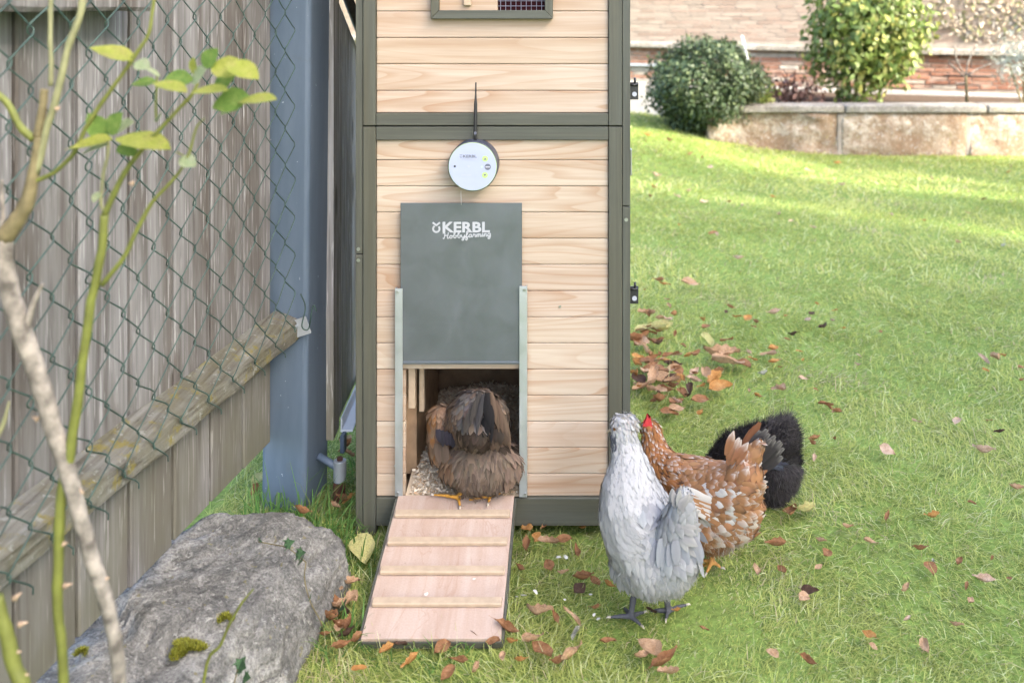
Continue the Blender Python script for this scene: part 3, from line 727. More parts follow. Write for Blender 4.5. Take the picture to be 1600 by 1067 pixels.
# ------------------------------------------------------------------ stone block by the fence
def make_stone():
    bm = bmesh.new(); nx, ny, nz = 22, 46, 10
    x0, x1, y0, y1, zt = -0.885, -0.535, 1.25, 2.235, 0.165
    bmesh.ops.create_cube(bm, size=1)
    bmesh.ops.subdivide_edges(bm, edges=bm.edges[:], cuts=46, use_grid_fill=True)
    for v in bm.verts:
        u, w, h = v.co.x + .5, v.co.y + .5, v.co.z + .5
        # round the shoulders
        yy = y0 + (y1 - y0) * w
        top = zt + 0.012 * math.sin(w * 5.0) - 0.018 * (u ** 3) - (0.020 if yy < 1.80 + 0.05 * math.sin(u * 7) else 0.0) * (1 if h > .5 else 0)
        if w > 0.96: top -= 0.03 * ((w - 0.96) / 0.04) ** 2
        ledge = 0.035 * (1 - h) * (u)                                # foot spreads outward
        right = x1 + ledge - 0.045 * max(0, h - 0.72) / 0.28 * u - 0.03 * (1 - w) + 0.055 * max(0, (w - 0.55)) - (0.03 if yy < 1.80 else 0) * u
        right -= 0.030
        if w > 0.93: right -= 0.04 * ((w - 0.93) / 0.07) ** 2
        left = -1.071 + 0.114 * yy - (0.14 if w < 0.75 else 0.14 - 0.62 * (w - 0.75))
        p = Vector((left + (right - left) * u, yy, -0.05 + (top + 0.05) * h))
        q = Vector((p.x * 1, p.y, p.z))
        nn = noise.noise(q * 7) * 0.020 + noise.noise(q * 19 + Vector((3, 1, 2))) * 0.008 + noise.noise(q * 48) * 0.0065 + noise.noise(q * 110) * 0.003
        nn += 0.011 * (round(noise.noise(q * 8.0 + Vector((2, 7, 5))) * 3.0) / 3.0)
        cr = noise.noise(q * 5.5 + Vector((9, 4, 1))); nn -= 0.012 * max(0.0, 1 - abs(cr) / 0.05)
        dirv = Vector(((u - .5) * 1.6 if u > .6 else 0, 0.3 if w > .95 else 0, 1.0 if h > .85 else 0.2))
        v.co = p + dirv * nn
    o = link('stone_block', bm_mesh(bm, 'stone', True), M['granite'])
    tag(o, 'big rough grey stone block lying along the foot of the fence', 'stone')
    return o
make_stone()

def moss(name, c, r, n, label, seed):
    g = np.random.default_rng(seed)
    a = g.uniform(0, 6.283, n); rr = r * np.sqrt(g.random(n)) * (0.75 + 0.35 * np.sin(a * 3 + seed))
    p = np.stack([np.cos(a) * rr * 1.25, np.sin(a) * rr, 0.006 * (1 - (rr / r) ** 2)], 1)
    az = g.uniform(0, 6.283, n); el = g.uniform(0.5, 1.5, n)
    d = np.stack([np.cos(az) * np.cos(el), np.sin(az) * np.cos(el), np.sin(el)], 1); up = np.stack([-np.cos(az) * np.sin(el), -np.sin(az) * np.sin(el), np.cos(el)], 1)
    c0 = np.array([0.21, 0.215, 0.03]) * g.uniform(0.5, 1.4, (n, 1)) + np.array([0.07, 0.05, 0]) * (g.random((n, 1)) > 0.75)
    V, Q, T, C = ribbons(p, d, up, 0.009, 0.0022, 0.4, c0 * 0.7, c0 * 1.2)
    tag(link(name, from_np(name, V, [Q, T], C), M['grassblade'], None, c), label, 'moss', kind='stuff')

# ------------------------------------------------------------------ hen house
CY = F / 627.1                                    # depth of its front
CX = lambda px: (px - PX) / 627.1
CZ = lambda py: H - (py - PY) / 627.1
def cb(name, x0, y0, x1, y1, front, thick, mat, parent, bev=0.0015, seg=1):
    """box given by its rectangle on the front face; front = metres behind the front plane"""
    return box(name, (CX(x0), CY + front, CZ(y1)), (CX(x1), CY + front + thick, CZ(y0)), mat, parent, bev, seg)
def screw(c, parent, r=0.0042, mat=None, axis='Y'):
    return cyl('screw', c, r, 0.003, mat or M['steel'], parent, axis, 10)
def make_coop():
    root = thing('hen_house', 'tall wooden hen house with pale horizontal boards and grey green frame', 'hen house', (CX(770), CY + 0.3, 0))
    D = 0.66; zt = 1.60
    topy = PY + (H - zt) * 627.1
    # frame, front
    cb('corner_post', 555, topy, 566.4, 397.5, 0.004, 0.045, M['stain_v'], root)
    cb('corner_post', 555, 399, 566.4, 836, 0.004, 0.045, M['stain_v'], root)
    cb('corner_post', 972.6, topy, 985, 322.5, 0.004, 0.045, M['stain_v'], root)
    cb('corner_post', 972.6, 324, 985, 836, 0.004, 0.045, M['stain_v'], root)
    for a, b in ((topy, 196.6), (198.6, 836)):
        cb('stile', 567, a, 586.8, b, 0.0, 0.03, M['stain_v'], root)
        cb('stile', 951, a, 972, b, 0.0, 0.03, M['stain_v'], root)
    cb('frame_rail', 587.2, 177.5, 950.6, 196.6, 0.0015, 0.028, M['stain_h'], root)
    cb('frame_rail', 587.2, 198.6, 950.6, 219.5, 0.0015, 0.028, M['stain_h'], root)
    cb('frame_rail', 587.2, 778.5, 950.6, 822, 0.0015, 0.028, M['stain_h'], root)
    # boards
    rows_up = [topy, -64, -23, 18, 59.5, 101, 142.5, 177.4]
    rows_lo = [219.6, 251.5, 292.5, 333.5, 374.5, 415.5, 456.5, 497.5, 538.5, 579.5, 620.5, 661.5, 702.5, 743.5, 778.4]
    def board(x0, x1, a, b):
        cb('board', x0, a + 0.35, x1, b - 0.35, 0.011, 0.014, M['cedar'], root, 0.0022, 2)
    for a, b in zip(rows_up, rows_up[1:]):
        board(587.0, 950.8, a, b)
    for a, b in zip(rows_lo, rows_lo[1:]):
        if b <= 570: board(587.0, 950.8, a, b)
        elif a < 566: board(587.0, 950.8, a, b)
        else:
            board(587.0, 632.5, a, b); board(814.5, 950.8, a, b)
    # opening is between py 579 and 778; lintel board piece is hidden by the slide
    # shell
    box('side_wall', (CX(555) + 0.003, CY + 0.05, 0.035), (CX(555) + 0.018, CY + D, zt), M['inner'], root)
    box('side_wall', (CX(985) - 0.018, CY + 0.05, 0.035), (CX(985) - 0.003, CY + D, zt), M['inner'], root)
    box('back_wall', (CX(555) + 0.003, CY + D + 0.001, 0.035), (CX(985) - 0.003, CY + D + 0.016, zt), M['inner'], root)
    box('floor', (CX(555) + 0.02, CY + 0.031, 0.055), (CX(985) - 0.02, CY + D - 0.002, 0.078), M['inner'], root)
    box('loft_floor', (CX(555) + 0.02, CY + 0.031, 0.70), (CX(985) - 0.02, CY + D - 0.002, 0.712), M['inner'], root)
    for x in (CX(555) + 0.004, CX(985) - 0.045):
        box('foot', (x, CY + D - 0.05, 0.0), (x + 0.04, CY + D - 0.01, 0.034), M['stain_v'], root)
    bm = bmesh.new(); bm_box(bm, (0, 0, 0), (0.86, 0.92, 0.03), None, 0.004)
    link('roof', bm_mesh(bm), M['stain_h'], root, (CX(770), CY + 0.36, zt + 0.045), (R(6), 0, 0))
    # inner framing seen through the doorway
    box('inner_post', (CX(634), CY + 0.034, 0.30), (CX(645), CY + 0.055, 0.60), M['batten'], root)
    box('inner_post', (CX(646), CY + 0.085, 0.27), (CX(654), CY + 0.105, 0.60), M['batten'], root)
    box('inner_post', (CX(668), CY + 0.18, 0.42), (CX(682), CY + 0.20, 0.60), M['batten'], root)
    box('inner_rail', (CX(600), CY + 0.45, 0.40), (CX(960), CY + 0.47, 0.46), M['inner'], root)
    box('inner_board', (CX(600), CY + 0.107, 0.10), (CX(640), CY + 0.5, 0.40), M['inner'], root)
    # screws
    for px, py in ((559.5, 390), (559.5, 407.5), (978.5, 344)):
        screw((CX(px), CY + 0.003, CZ(py)), root, 0.0045)
    # latches and hinge on the right side
    for py in (145, 470):
        z = CZ(py); x = CX(985) + 0.012; y = CY + 0.05
        lt = link('latch', box_mesh((0.022, 0.005, 0.044), 0.001), M['black'], root, (x, y, z))
        tube('latch_bolt', [(x - 0.012, y - 0.005, z + 0.016), (x + 0.010, y - 0.005, z + 0.016)], 0.004, M['black'], lt, 8)
        tube('latch_knob', [(x + 0.002, y - 0.005, z + 0.016), (x + 0.002, y - 0.007, z + 0.034)], 0.003, M['black'], lt, 8)
        cyl('latch_eye', (x + 0.001, y - 0.003, z - 0.008), 0.006, 0.003, M['lightk'], lt, 'Y', 14)
    link('hinge', box_mesh((0.004, 0.03, 0.065), 0.001), M['steel'], root, (CX(985) + 0.003, CY + 0.03, CZ(256)))
    # window with frame, cover board and mesh
    wf = []
    def trap(name, pts, mat, parent, y0, th):
        bm = bmesh.new(); a = [bm.verts.new((x, 0, z)) for x, z in pts]; b = [bm.verts.new((x, th, z)) for x, z in pts]
        bm.faces.new(a); bm.faces.new(b[::-1]); n = len(pts)
        for i in range(n): bm.faces.new((a[i], b[i], b[(i + 1) % n], a[(i + 1) % n]))
        bmesh.ops.bevel(bm, geom=bm.edges[:], offset=0.0012, segments=1, affect='EDGES')
        return link(name, bm_mesh(bm), mat, parent, (0, y0, 0))
    xo0, xo1, zb, zi = CX(674), CX(864), CZ(30), CZ(16.5); xi0, xi1 = CX(687), CX(851.5); zo, zti = CZ(-150), CZ(-136)
    win = trap('window', [(xo0, zb), (xo1, zb), (xi1, zi), (xi0, zi)], M['stain_h'], root, CY - 0.012, 0.022)
    trap('window_frame', [(xo0, zb), (xi0, zi), (xi0, zti), (xo0, zo)], M['stain_v'], win, CY - 0.0118, 0.022)
    trap('window_frame', [(xo1, zb), (xo1, zo), (xi1, zti), (xi1, zi)], M['stain_v'], win, CY - 0.0118, 0.022)
    trap('window_frame', [(xo0, zo), (xi0, zti), (xi1, zti), (xo1, zo)], M['stain_h'], win, CY - 0.0116, 0.022)
    box('sliding_cover', (xi0 - 0.004, CY - 0.002, zi - 0.004), (CX(777.5), CY + 0.008, zti + 0.004), M['cedar'], win)
    box('cover_handle', (CX(725), CY - 0.013, CZ(9.5)), (CX(737), CY - 0.0025, CZ(-60)), M['batten'], win)
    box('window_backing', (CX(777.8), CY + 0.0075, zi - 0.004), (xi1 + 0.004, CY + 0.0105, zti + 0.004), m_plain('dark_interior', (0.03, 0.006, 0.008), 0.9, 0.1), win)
    bm = bmesh.new(); k = 0
    x = CX(782)
    while x < xi1: bm_tube(bm, [(x, 0, zi), (x, 0, zti)], 0.0007, 4); x += 0.0128
    z = zi + 0.0105
    while z < zti: bm_tube(bm, [(CX(778), -0.001, z), (xi1, -0.001, z)], 0.0007, 4); z += 0.0128
    link('wire_mesh', bm_mesh(bm), M['meshwire'], win, (0, CY + 0.003, 0))
    return root
coop = make_coop()

def make_bedding():
    n = 9000; g = RNG
    x = g.uniform(CX(640), CX(812), n); y = g.uniform(CY + 0.0, CY + 0.62, n)
    k = ~((y > CY + 0.10) & (x < CX(641)))
    x, y = x[k], y[k]; n = len(x)
    hgt = 0.078 + 0.022 + 0.012 * np.sin(x * 21 + 1) * np.sin(y * 17) + 0.03 * np.clip((y - CY - 0.05) / 0.5, 0, 1)
    z = hgt + g.uniform(-0.006, 0.006, n)
    p = np.stack([x, y, z], 1); az = g.uniform(0, 6.28, n); tl = g.normal(0, 0.4, n)
    d = np.stack([np.cos(az), np.sin(az), tl], 1); nn = unit(np.stack([g.normal(0, .45, n), g.normal(0, .45, n), np.ones(n)], 1))
    c = np.array([0.82, 0.71, 0.55]) * g.uniform(0.7, 1.1, (n, 1)); c = np.where(g.random((n, 1)) > 0.85, np.array([0.55, 0.38, 0.24]), c)
    V, Q, C = cards(p, nn, unit(d), g.uniform(0.005, 0.011, n), g.uniform(0.0015, 0.003, n), 0, 0.15, [0.8, 1.0, 0.7], c, c, 2, 0)
    xs = np.linspace(CX(633), CX(815), 12); ys = np.linspace(CY + 0.002, CY + 0.62, 14)
    X, Y = np.meshgrid(xs, ys, indexing='ij'); Z = 0.078 + 0.018 + 0.012 * np.sin(X * 21 + 1) * np.sin(Y * 17) + 0.03 * np.clip((Y - CY - 0.05) / 0.5, 0, 1)
    i, j = np.meshgrid(np.arange(11), np.arange(13), indexing='ij'); a = (i * 14 + j).ravel()
    pile = Pile(); pile.add(V, Q, None, C)
    pile.add(np.stack([X, Y, Z], -1).reshape(-1, 3), np.stack([a, a + 14, a + 15, a + 1], 1), None, np.tile(np.array([0.62, 0.50, 0.35]), (12 * 14, 1)))
    tag(link('bedding', pile.mesh('bedding'), M['chips']), 'pale wood shaving litter on the hen house floor', 'bedding', kind='stuff')
make_bedding()

def make_slide():
    """vertical sliding metal door with its two guide rails"""
    root = thing('sliding_door', 'half raised grey zinc sliding hatch with pale lettering above the doorway', 'hatch', (CX(721), CY, CZ(567)))
    bm = bmesh.new(); x0, x1, z0, z1 = CX(627), CX(816), CZ(567), CZ(316)
    bm_box(bm, (0, 0, 0), (x1 - x0, 0.0022, z1 - z0), None, 0.0006)
    bm_box(bm, (0, -0.002, -(z1 - z0) / 2 + 0.0045), (x1 - x0 - 0.006, 0.004, 0.007), None, 0.001)
    link('plate', bm_mesh(bm), M['zinc'], root, ((x0 + x1) / 2, CY - 0.0095, (z0 + z1) / 2))
    yb = CY - 0.0109
    # maker's mark: open ring with a notch and a tick above, then the words
    s = 1 / 627.1
    bm = bmesh.new()
    def strip(pts, w, depth=0.0004):
        for (ax, az), (bx, bz) in zip(pts, pts[1:]):
            d = Vector((bx - ax, 0, bz - az)); L = d.length; m = Vector(((ax + bx) / 2, 0, (az + bz) / 2))
            m.y = -0.00004 * (len(bm.faces) % 7); bm_box(bm, m, (L + w * 0.35, depth, w), (0, -math.atan2(d.z, d.x), 0))
    ring = [(math.cos(R(a)) * 5.0 * s, math.sin(R(a)) * 5.0 * s - 1.2 * s) for a in range(128, 128 + 285, 15)]
    strip(ring, 2.7 * s); strip([(-5.2 * s, 8.3 * s), (0, 4.2 * s), (5.2 * s, 8.3 * s)], 2.7 * s)
    link('emblem', bm_mesh(bm), M['print'], root, (CX(682.7), yb, CZ(355)))
    me = text_mesh('KERBL', 0.0345, 0.0011, 0.0003, 0, 1.03)
    fit_text(me, CX(692.5), CX(766), CZ(361.8), CZ(345.5)); link('lettering', me, M['print'], root, (CX(692.5), yb, CZ(361.8)), (R(90), 0, 0))
    me = script_mesh(); link('script_lettering', me, M['print'], root, (CX(693), yb - 0.0003, CZ(371.5)))
    # cord
    # guide rails
    for a, b, t, bot in ((619, 631, 448, 770), (812, 824, 444.5, 771.5)):
        bm = bmesh.new(); w = (b - a) * s; h = (bot - t) * s
        bm_box(bm, (0, 0, 0), (w, 0.002, h), None, 0.0005)
        out = -1 if a < 700 else 1
        bm_box(bm, (out * (w / 2 - 0.0015), 0.008, 0), (0.003, 0.0135, h - 0.001), None, 0.0005)
        rl = link('guide_rail', bm_mesh(bm), M['alu'], root, (CX((a + b) / 2), CY - 0.0155, CZ((t + bot) / 2)))
        cx = CX(a + 4 if a < 700 else b - 4)
        screw((cx, CY - 0.0175, CZ(t + 5.5)), rl, 0.0038); screw((cx + (0 if a < 700 else 0.002), CY - 0.0175, CZ(bot - 5)), rl, 0.0038)
    screw((CX(617.5), CY + 0.009, CZ(730)), root, 0.004); screw((CX(875), CY + 0.0095, CZ(481)), root, 0.003)
    screw((CX(617.5), CY + 0.009, CZ(480)), root, 0.003)
    return root
def fit_text(me, x0, x1, z0, z1):
    co = np.zeros(len(me.vertices) * 3); me.vertices.foreach_get('co', co); co = co.reshape(-1, 3)
    mn, mx = co.min(0), co.max(0)
    co[:, 0] = (co[:, 0] - mn[0]) / (mx[0] - mn[0]) * (x1 - x0); co[:, 1] = (co[:, 1] - mn[1]) / (mx[1] - mn[1]) * (z1 - z0)
    me.vertices.foreach_set('co', co.ravel()); me.update()
def script_mesh(scale=1.0, w=1.45, depth=0.0003):
    """'Hobbyfarming' written as joined pen strokes, photo pixel units, baseline at 0"""
    s = scale / 627.1
    L = {
     'H': ([[(0, 7.2), (1.2, 8.0), (2.2, 6.8), (1.6, 2), (1.0, 0), (0.2, 0.8)], [(1.6, 4), (5.6, 4.4)], [(6.0, 8), (5.4, 4), (5.0, 1), (5.6, 0), (6.8, 0.8)]], 7.2),
     'o': ([[(1.2, 3.8), (0.2, 2), (1.0, 0.2), (2.6, 0.4), (3.0, 2.4), (1.8, 3.9), (1.2, 3.4), (2.6, 3.2), (4.2, 3.4)]], 4.3),
     'b': ([[(0, 3), (1.6, 5.5), (2.2, 8.2), (1.4, 8.8), (0.8, 7), (0.6, 3), (0.8, 0.6), (2.2, 0.1), (3.2, 1.6), (2.6, 3.4), (3.6, 3.2), (4.4, 3.4)]], 4.5),
     'y': ([[(0, 3.6), (0.4, 1), (1.6, 0.2), (3.0, 1.8), (3.4, 3.6), (3.0, 0), (2.2, -3.2), (0.8, -3.6), (0.8, -2.2), (3, -0.4), (4.4, 1.2)]], 4.4),
     'f': ([[(0, 1.2), (2.2, 5), (2.8, 7.8), (1.8, 8.6), (1.2, 6), (0.8, 0), (0.4, -3.2), (1.4, -3.6), (2.2, -1.2), (1.4, 0.2), (3.4, 1.2)]], 3.6),
     'a': ([[(3.0, 3.4), (1.4, 3.9), (0.2, 2), (0.8, 0.2), (2.2, 0.6), (3.2, 3.6), (3.0, 0.8), (3.6, 0.1), (4.4, 0.8)]], 4.4),
     'r': ([[(0, 0.8), (1.2, 4.2), (1.4, 3.2), (2.8, 3.4), (2.6, 1), (3.2, 0.1), (4.0, 0.8)]], 4.0),
     'm': ([[(0, 0.8), (0.8, 3.6), (0.8, 0), (1.0, 2.6), (2.2, 3.9), (2.6, 2.6), (2.4, 0), (2.8, 2.6), (4.0, 3.9), (4.4, 2.4), (4.3, 0.6), (5.0, 0.1), (5.8, 0.8)]], 5.8),
     'i': ([[(0, 0.8), (0.9, 3.8), (0.8, 0.8), (1.4, 0.1), (2.2, 0.8)], [(1.0, 5.8), (1.3, 5.9)]], 2.2),
     'n': ([[(0, 0.8), (0.8, 3.6), (0.8, 0), (1.1, 2.6), (2.4, 3.9), (2.9, 2.6), (2.8, 0.6), (3.5, 0.1), (4.3, 0.8)]], 4.3),
     'g': ([[(3.0, 3.5), (1.4, 3.9), (0.2, 2.2), (0.9, 0.4), (2.4, 1.0), (3.1, 3.6), (3.0, -0.6), (2.2, -3.2), (0.8, -3.2), (0.8, -2.0), (3.4, 0.4)]], 4.0)}
    bm = bmesh.new(); x = 0.0; tot = sum(L[c][1] for c in 'Hobbyfarming'); k = 75.0 / tot
    for ch in 'Hobbyfarming':
        strokes, adv = L[ch]
        for st in strokes:
            q = smooth_curve([Vector(((x + a) * k, b * 1.12, 0)) for a, b in st], 3)
            for a, b in zip(q, q[1:]):
                a2 = Vector((a.x, 0, a.y + a.x * 0.055)); b2 = Vector((b.x, 0, b.y + b.x * 0.055))
                d = b2 - a2
                if d.length < 1e-4: continue
                mm_ = (a2 + b2) / 2 * s; mm_.y = -0.00003 * ((len(bm.faces) // 6) % 9)
                bm_box(bm, mm_, ((d.length + w * 0.5) * s, depth, w * s), (0, -math.atan2(d.z, d.x), 0))
        x += adv
    return bm_mesh(bm)
make_slide()

def make_motor():
    c = Vector((CX(738), CY - 0.05, 0)); Yf = CY - 0.050; sc = F / Yf
    c = P(738.5, 260.5, Yf); r = 39.0 / sc
    root = thing('door_opener', 'round white faced electronic door opener with black aerial', 'door opener', (c.x, CY, c.z))
    cyl('case', (c.x, Yf + 0.0305, c.z), r, 0.061, M['case'], root, 'Y', 56, 0.002)
    cyl('rim', (c.x, Yf - 0.0004, c.z), r * 0.965, 0.001, M['greenk'], root, 'Y', 56)
    cyl('face', (c.x, Yf - 0.0012, c.z), r * 0.948, 0.0012, M['facew'], root, 'Y', 56)
    y = Yf - 0.0021
    u = r / 38.0                          # one photo pixel on the face
    zz = u / 12.27                        # one pixel of the enlarged view
    def at(ex, ey): return Vector((c.x + (ex - 522) * zz, y, c.z - (ey - 570) * zz))
    for ex, ey in ((757, 422), (753, 728)):
        b = cyl('button', at(ex, ey), 56 * zz, 0.0006, M['greenk'], root, 'Y', 28)
        bm = bmesh.new(); sg = 1 if ey < 500 else -1
        vs = [bm.verts.new(Vector((dx * zz, 0, dz * zz * sg))) for dx, dz in ((-28, -20), (28, -20), (0, 20))]; bm.faces.new(vs)
        link('arrow', bm_mesh(bm), M['greyk'], b, at(ex, ey) + Vector((0, -0.0005, 0)))
    b = cyl('button', at(805, 575), 58 * zz, 0.0006, M['greyk'], root, 'Y', 28)
    link('button_print', box_mesh((84 * zz, 0.0003, 22 * zz)), M['lightk'], b, at(805, 575) + Vector((0, -0.0006, 0)))
    cyl('sensor', at(191, 563), 20 * zz, 0.0006, M['black'], root, 'Y', 16)
    cyl('indicator', at(697, 573), 15 * zz, 0.0004, m_plain('pale_cyan', (0.5, 0.78, 0.82), 0.4), root, 'Y', 12)
    def put(name, body, x0, x1, y0, y1, mat, off=0.0):
        me = text_mesh(body, 0.01, off, 0.0001); p = at(x0, y1); fit_text(me, 0, (x1 - x0) * zz, 0, (y1 - y0) * zz)
        link(name, me, mat, root, p, (R(90), 0, 0))
    put('lettering', 'KERBL', 345, 600, 350, 402, M['greyk'], 0.0003)
    put('small_print', 'Door smart', 310, 505, 706, 738, M['lightk'])
    link('script_lettering', script_mesh(u * 627.1 * 0.285, 1.2, 0.0001), M['lightk'], root, at(345, 446))
    bm = bmesh.new()
    def arc(r0, w, a0, a1):
        n = 8
        for i in range(n):
            p = [R(a0 + (a1 - a0) * (i + k) / n) for k in (0, 1)]
            q = [bm.verts.new((math.cos(a) * rr, 0, math.sin(a) * rr)) for a, rr in ((p[0], r0), (p[1], r0), (p[1], r0 + w), (p[0], r0 + w))]; bm.faces.new(q)
    for r0 in (4, 22, 40): arc(r0 * zz, 10 * zz, 50, 130)
    link('wireless_symbol', bm_mesh(bm), M['lightk'], root, at(452, 598))
    bm = bmesh.new()
    arc(14 * zz, 9 * zz, 128, 413)
    for sx in (-1, 1):
        q = [bm.verts.new((sx * a * zz, 0, b * zz)) for a, b in ((0, 22), (0, 31), (24, 44), (24, 35))]; bm.faces.new(q)
    link('emblem', bm_mesh(bm), M['greyk'], root, at(308, 382))
    # aerial
    az = lambda py: H - (py - PY) / F * (CY - 0.02)
    ax = (743 - PX) / F * (CY - 0.02)
    pts = [(221, 3.2), (213, 3.2), (205, 3.3), (200, 3.3), (185, 3.2), (163, 3.2), (156, 2.2), (148, 1.5), (131, 1.4), (129, 1.0)]
    an = tube('aerial', [(ax - 0.001 + 0.002 * i / 9, CY - 0.02, az(py)) for i, (py, rr) in enumerate(pts)], [rr * 0.85 / 627 for _, rr in pts], M['black'], root, 10)
    cyl('aerial_joint', (ax, CY - 0.0235, az(208)), 0.0035, 0.006, M['greyk'], an, 'Y', 10)
    cyl('aerial_socket', (ax - 0.001, CY - 0.02, az(222)), 0.0045, 0.006, M['brass'], root, 'Z', 12)
    tube('pull_cord', [(CX(721), CY - 0.012, CZ(297)), (CX(721.5), CY - 0.011, CZ(316)), (CX(721.5), CY - 0.0112, CZ(319))], 0.0006, M['string'], root, 5)
make_motor()

def make_ramp():
    a = Vector((-0.2975, CY - 0.014, CZ(769))); 
    ybot = F / 765.0; b = Vector((-0.2955, ybot, H - (997 - PY) / 765.0))
    d = b - a; L = d.length; pitch = math.atan2(-(d.z), -(d.y))
    root = thing('ramp', 'sloping pink plywood hen ramp with four wooden rungs', 'ramp', tuple(b))
    W = 0.2985; rot = (math.atan2(d.z, d.y), 0, 0)
    # local frame: Y down the slope
    dirv = d.normalized(); nrm = Vector((0, -dirv.z, dirv.y)); nrm = nrm if nrm.z > 0 else -nrm
    ang = math.atan2(dirv.z, dirv.y)
    def put(name, s0, s1, w, h0, h1, mat, parent, bev=0.001, xo=0.0):
        c = a + dirv * ((s0 + s1) / 2) + nrm * ((h0 + h1) / 2); c.x += xo
        return link(name, box_mesh((w, s1 - s0, h1 - h0), bev), mat, parent, c, (ang, 0, 0))
    put('panel', 0, L, W - 0.012, -0.008, 0, M['ply'], root)
    for sx in (-1, 1):
        put('edge_strip', 0.01, L, 0.0055, -0.022, -0.0015, M['stain_h'], root, 0.0008, sx * (W / 2 - 0.00275))
    put('end_strip', L - 0.012, L + 0.001, W - 0.0125, -0.024, -0.0085, M['stain_h'], root)
    put('support_batten', 0.05, L - 0.05, 0.05, -0.022, -0.0085, M['batten'], root)
    for py in (805.5, 848.5, 894, 943.5):
        # position along the slope that shows at this row
        lo, hi = 0.0, L
        for _ in range(40):
            m = (lo + hi) / 2; p = a + dirv * m
            if PY + F * (H - p.z) / p.y < py: lo = m
            else: hi = m
        put('rung', lo - 0.010, lo + 0.010, W - 0.022, 0.0004, 0.0105, M['batten'], root, 0.002)
make_ramp()

# ------------------------------------------------------------------ hens
class Hen:
    """Body: chain of balls voxel-remeshed to one skin, then feathers laid along the flow from head to tail.
    Positions are given in an enlarged view of the photo (ex, ey) and metres behind the hen's own depth."""
    def __init__(s, name, label, foot_px, Y, view):
        s.Y = Y; s.view = view; s.name = name
        g = P(foot_px[0], foot_px[1], Y); s.origin = Vector((g.x, Y, 0.0))
        s.root = thing(name, label, 'hen', tuple(s.origin)); s.balls = []; s.flow = []
        s.u = Y / F / view[2]
        s.g = np.random.default_rng(len(name) * 7 + int(Y * 100))
    def pt(s, ex, ey, dy=0.0):
        return P(s.view[0] + ex / s.view[2], s.view[1] + ey / s.view[2], s.Y + dy)
    def chain(s, pts, flow=True, col=None, step=0.010):
        """pts: (ex, ey, dy, r)"""
        q = [(s.pt(a, b, c), r) for a, b, c, r in pts]
        for (p0, r0), (p1, r1) in zip(q, q[1:]):
            n = max(1, int((p1 - p0).length / max(0.0015, min(step, min(r0, r1) * 0.6))))
            for i in range(n + 1):
                t = i / n; s.balls.append((p0.lerp(p1, t), r0 + (r1 - r0) * t, col))
            if flow:
                for i in range(6): s.flow.append((p0.lerp(p1, i / 6), (p1 - p0).normalized()))
    def build(s, bodycol, legcol, voxel=0.0032, smooth=3):
        bm = bmesh.new()
        for p, r, col in s.balls:
            bmesh.ops.create_icosphere(bm, subdivisions=2 if r > 0.012 else 1, radius=r, matrix=Matrix.Translation(p - s.origin))
        me = bm_mesh(bm); o = bpy.data.objects.new('tmp', me); COL.objects.link(o)
        m = o.modifiers.new('r', 'REMESH'); m.mode = 'VOXEL'; m.voxel_size = voxel
        m2 = o.modifiers.new('s', 'SMOOTH'); m2.iterations = smooth; m2.factor = 0.5
        dg = bpy.context.evaluated_depsgraph_get(); me2 = bpy.data.meshes.new_from_object(o.evaluated_get(dg))
        bpy.data.objects.remove(o)
        me2.materials.clear()
        n = len(me2.vertices); co = np.zeros(n * 3); me2.vertices.foreach_get('co', co); co = co.reshape(-1, 3)
        legs = np.array([list(p - s.origin) for p, r, c in s.balls if c == 'leg']); col = np.tile(np.array(bodycol, float), (n, 1))
        bod = [(p - s.origin, r) for p, r, c in s.balls if c is None]
        bp = np.array([list(p) for p, r in bod]); br = np.array([r for p, r in bod])
        if len(legs):
            for k in range(0, n, 4000):
                dl = np.min(np.linalg.norm(co[k:k + 4000, None] - legs[None], axis=2), 1)
                db = np.min(np.linalg.norm(co[k:k + 4000, None] - bp[None], axis=2) - br[None], 1)
                isl = (dl < 0.013) & (db > 0.001)
                col[k:k + 4000][isl] = np.array(legcol) * (0.85 + 0.3 * s.g.random((isl.sum(), 1)))
        s.isleg = np.abs(col - np.array(bodycol)).sum(1) > 0.001
        a = me2.color_attributes.new('Col', 'FLOAT_COLOR', 'POINT'); c4 = np.ones((n, 4), np.float32); c4[:, :3] = col; a.data.foreach_set('color', c4.ravel())
        me2.polygons.foreach_set('use_smooth', np.ones(len(me2.polygons), bool))
        s.body = link('body', me2, M['skin'], s.root, s.origin)
        # sample bank
        nf = len(me2.polygons); nm = np.zeros(nf * 3); me2.polygons.foreach_get('normal', nm); ce = np.zeros(nf * 3); me2.polygons.foreach_get('center', ce)
        ar = np.zeros(nf); me2.polygons.foreach_get('area', ar); nm = nm.reshape(-1, 3); ce = ce.reshape(-1, 3) + np.array(s.origin)
        fl = np.zeros(nf, bool)
        pv = np.zeros(nf, np.int32); 
        ls = np.zeros(nf, np.int32); me2.polygons.foreach_get('loop_start', ls); vi = np.zeros(len(me2.loops), np.int32); me2.loops.foreach_get('vertex_index', vi)
        fl = s.isleg[vi[ls]]
        keep = ~fl; s.sp = ce[keep]; s.sn = unit(nm[keep]); s.sa = ar[keep] / ar[keep].sum()
        fp = np.array([list(p) for p, d in s.flow]); fd = np.array([list(d) for p, d in s.flow])
        s.fp, s.fd = fp, fd
    def flowdir(s, p):
        out = np.zeros_like(p)
        for k in range(0, len(p), 2000):
            dd = np.linalg.norm(p[k:k + 2000, None] - s.fp[None], axis=2); w = np.exp(-((dd - dd.min(1, keepdims=True)) / 0.03) ** 2)
            out[k:k + 2000] = unit((w[:, :, None] * s.fd[None]).sum(1))
        return out
    def ex(s, p):
        px, py = proj(p); return (px - s.view[0]) * s.view[2], (py - s.view[1]) * s.view[2]
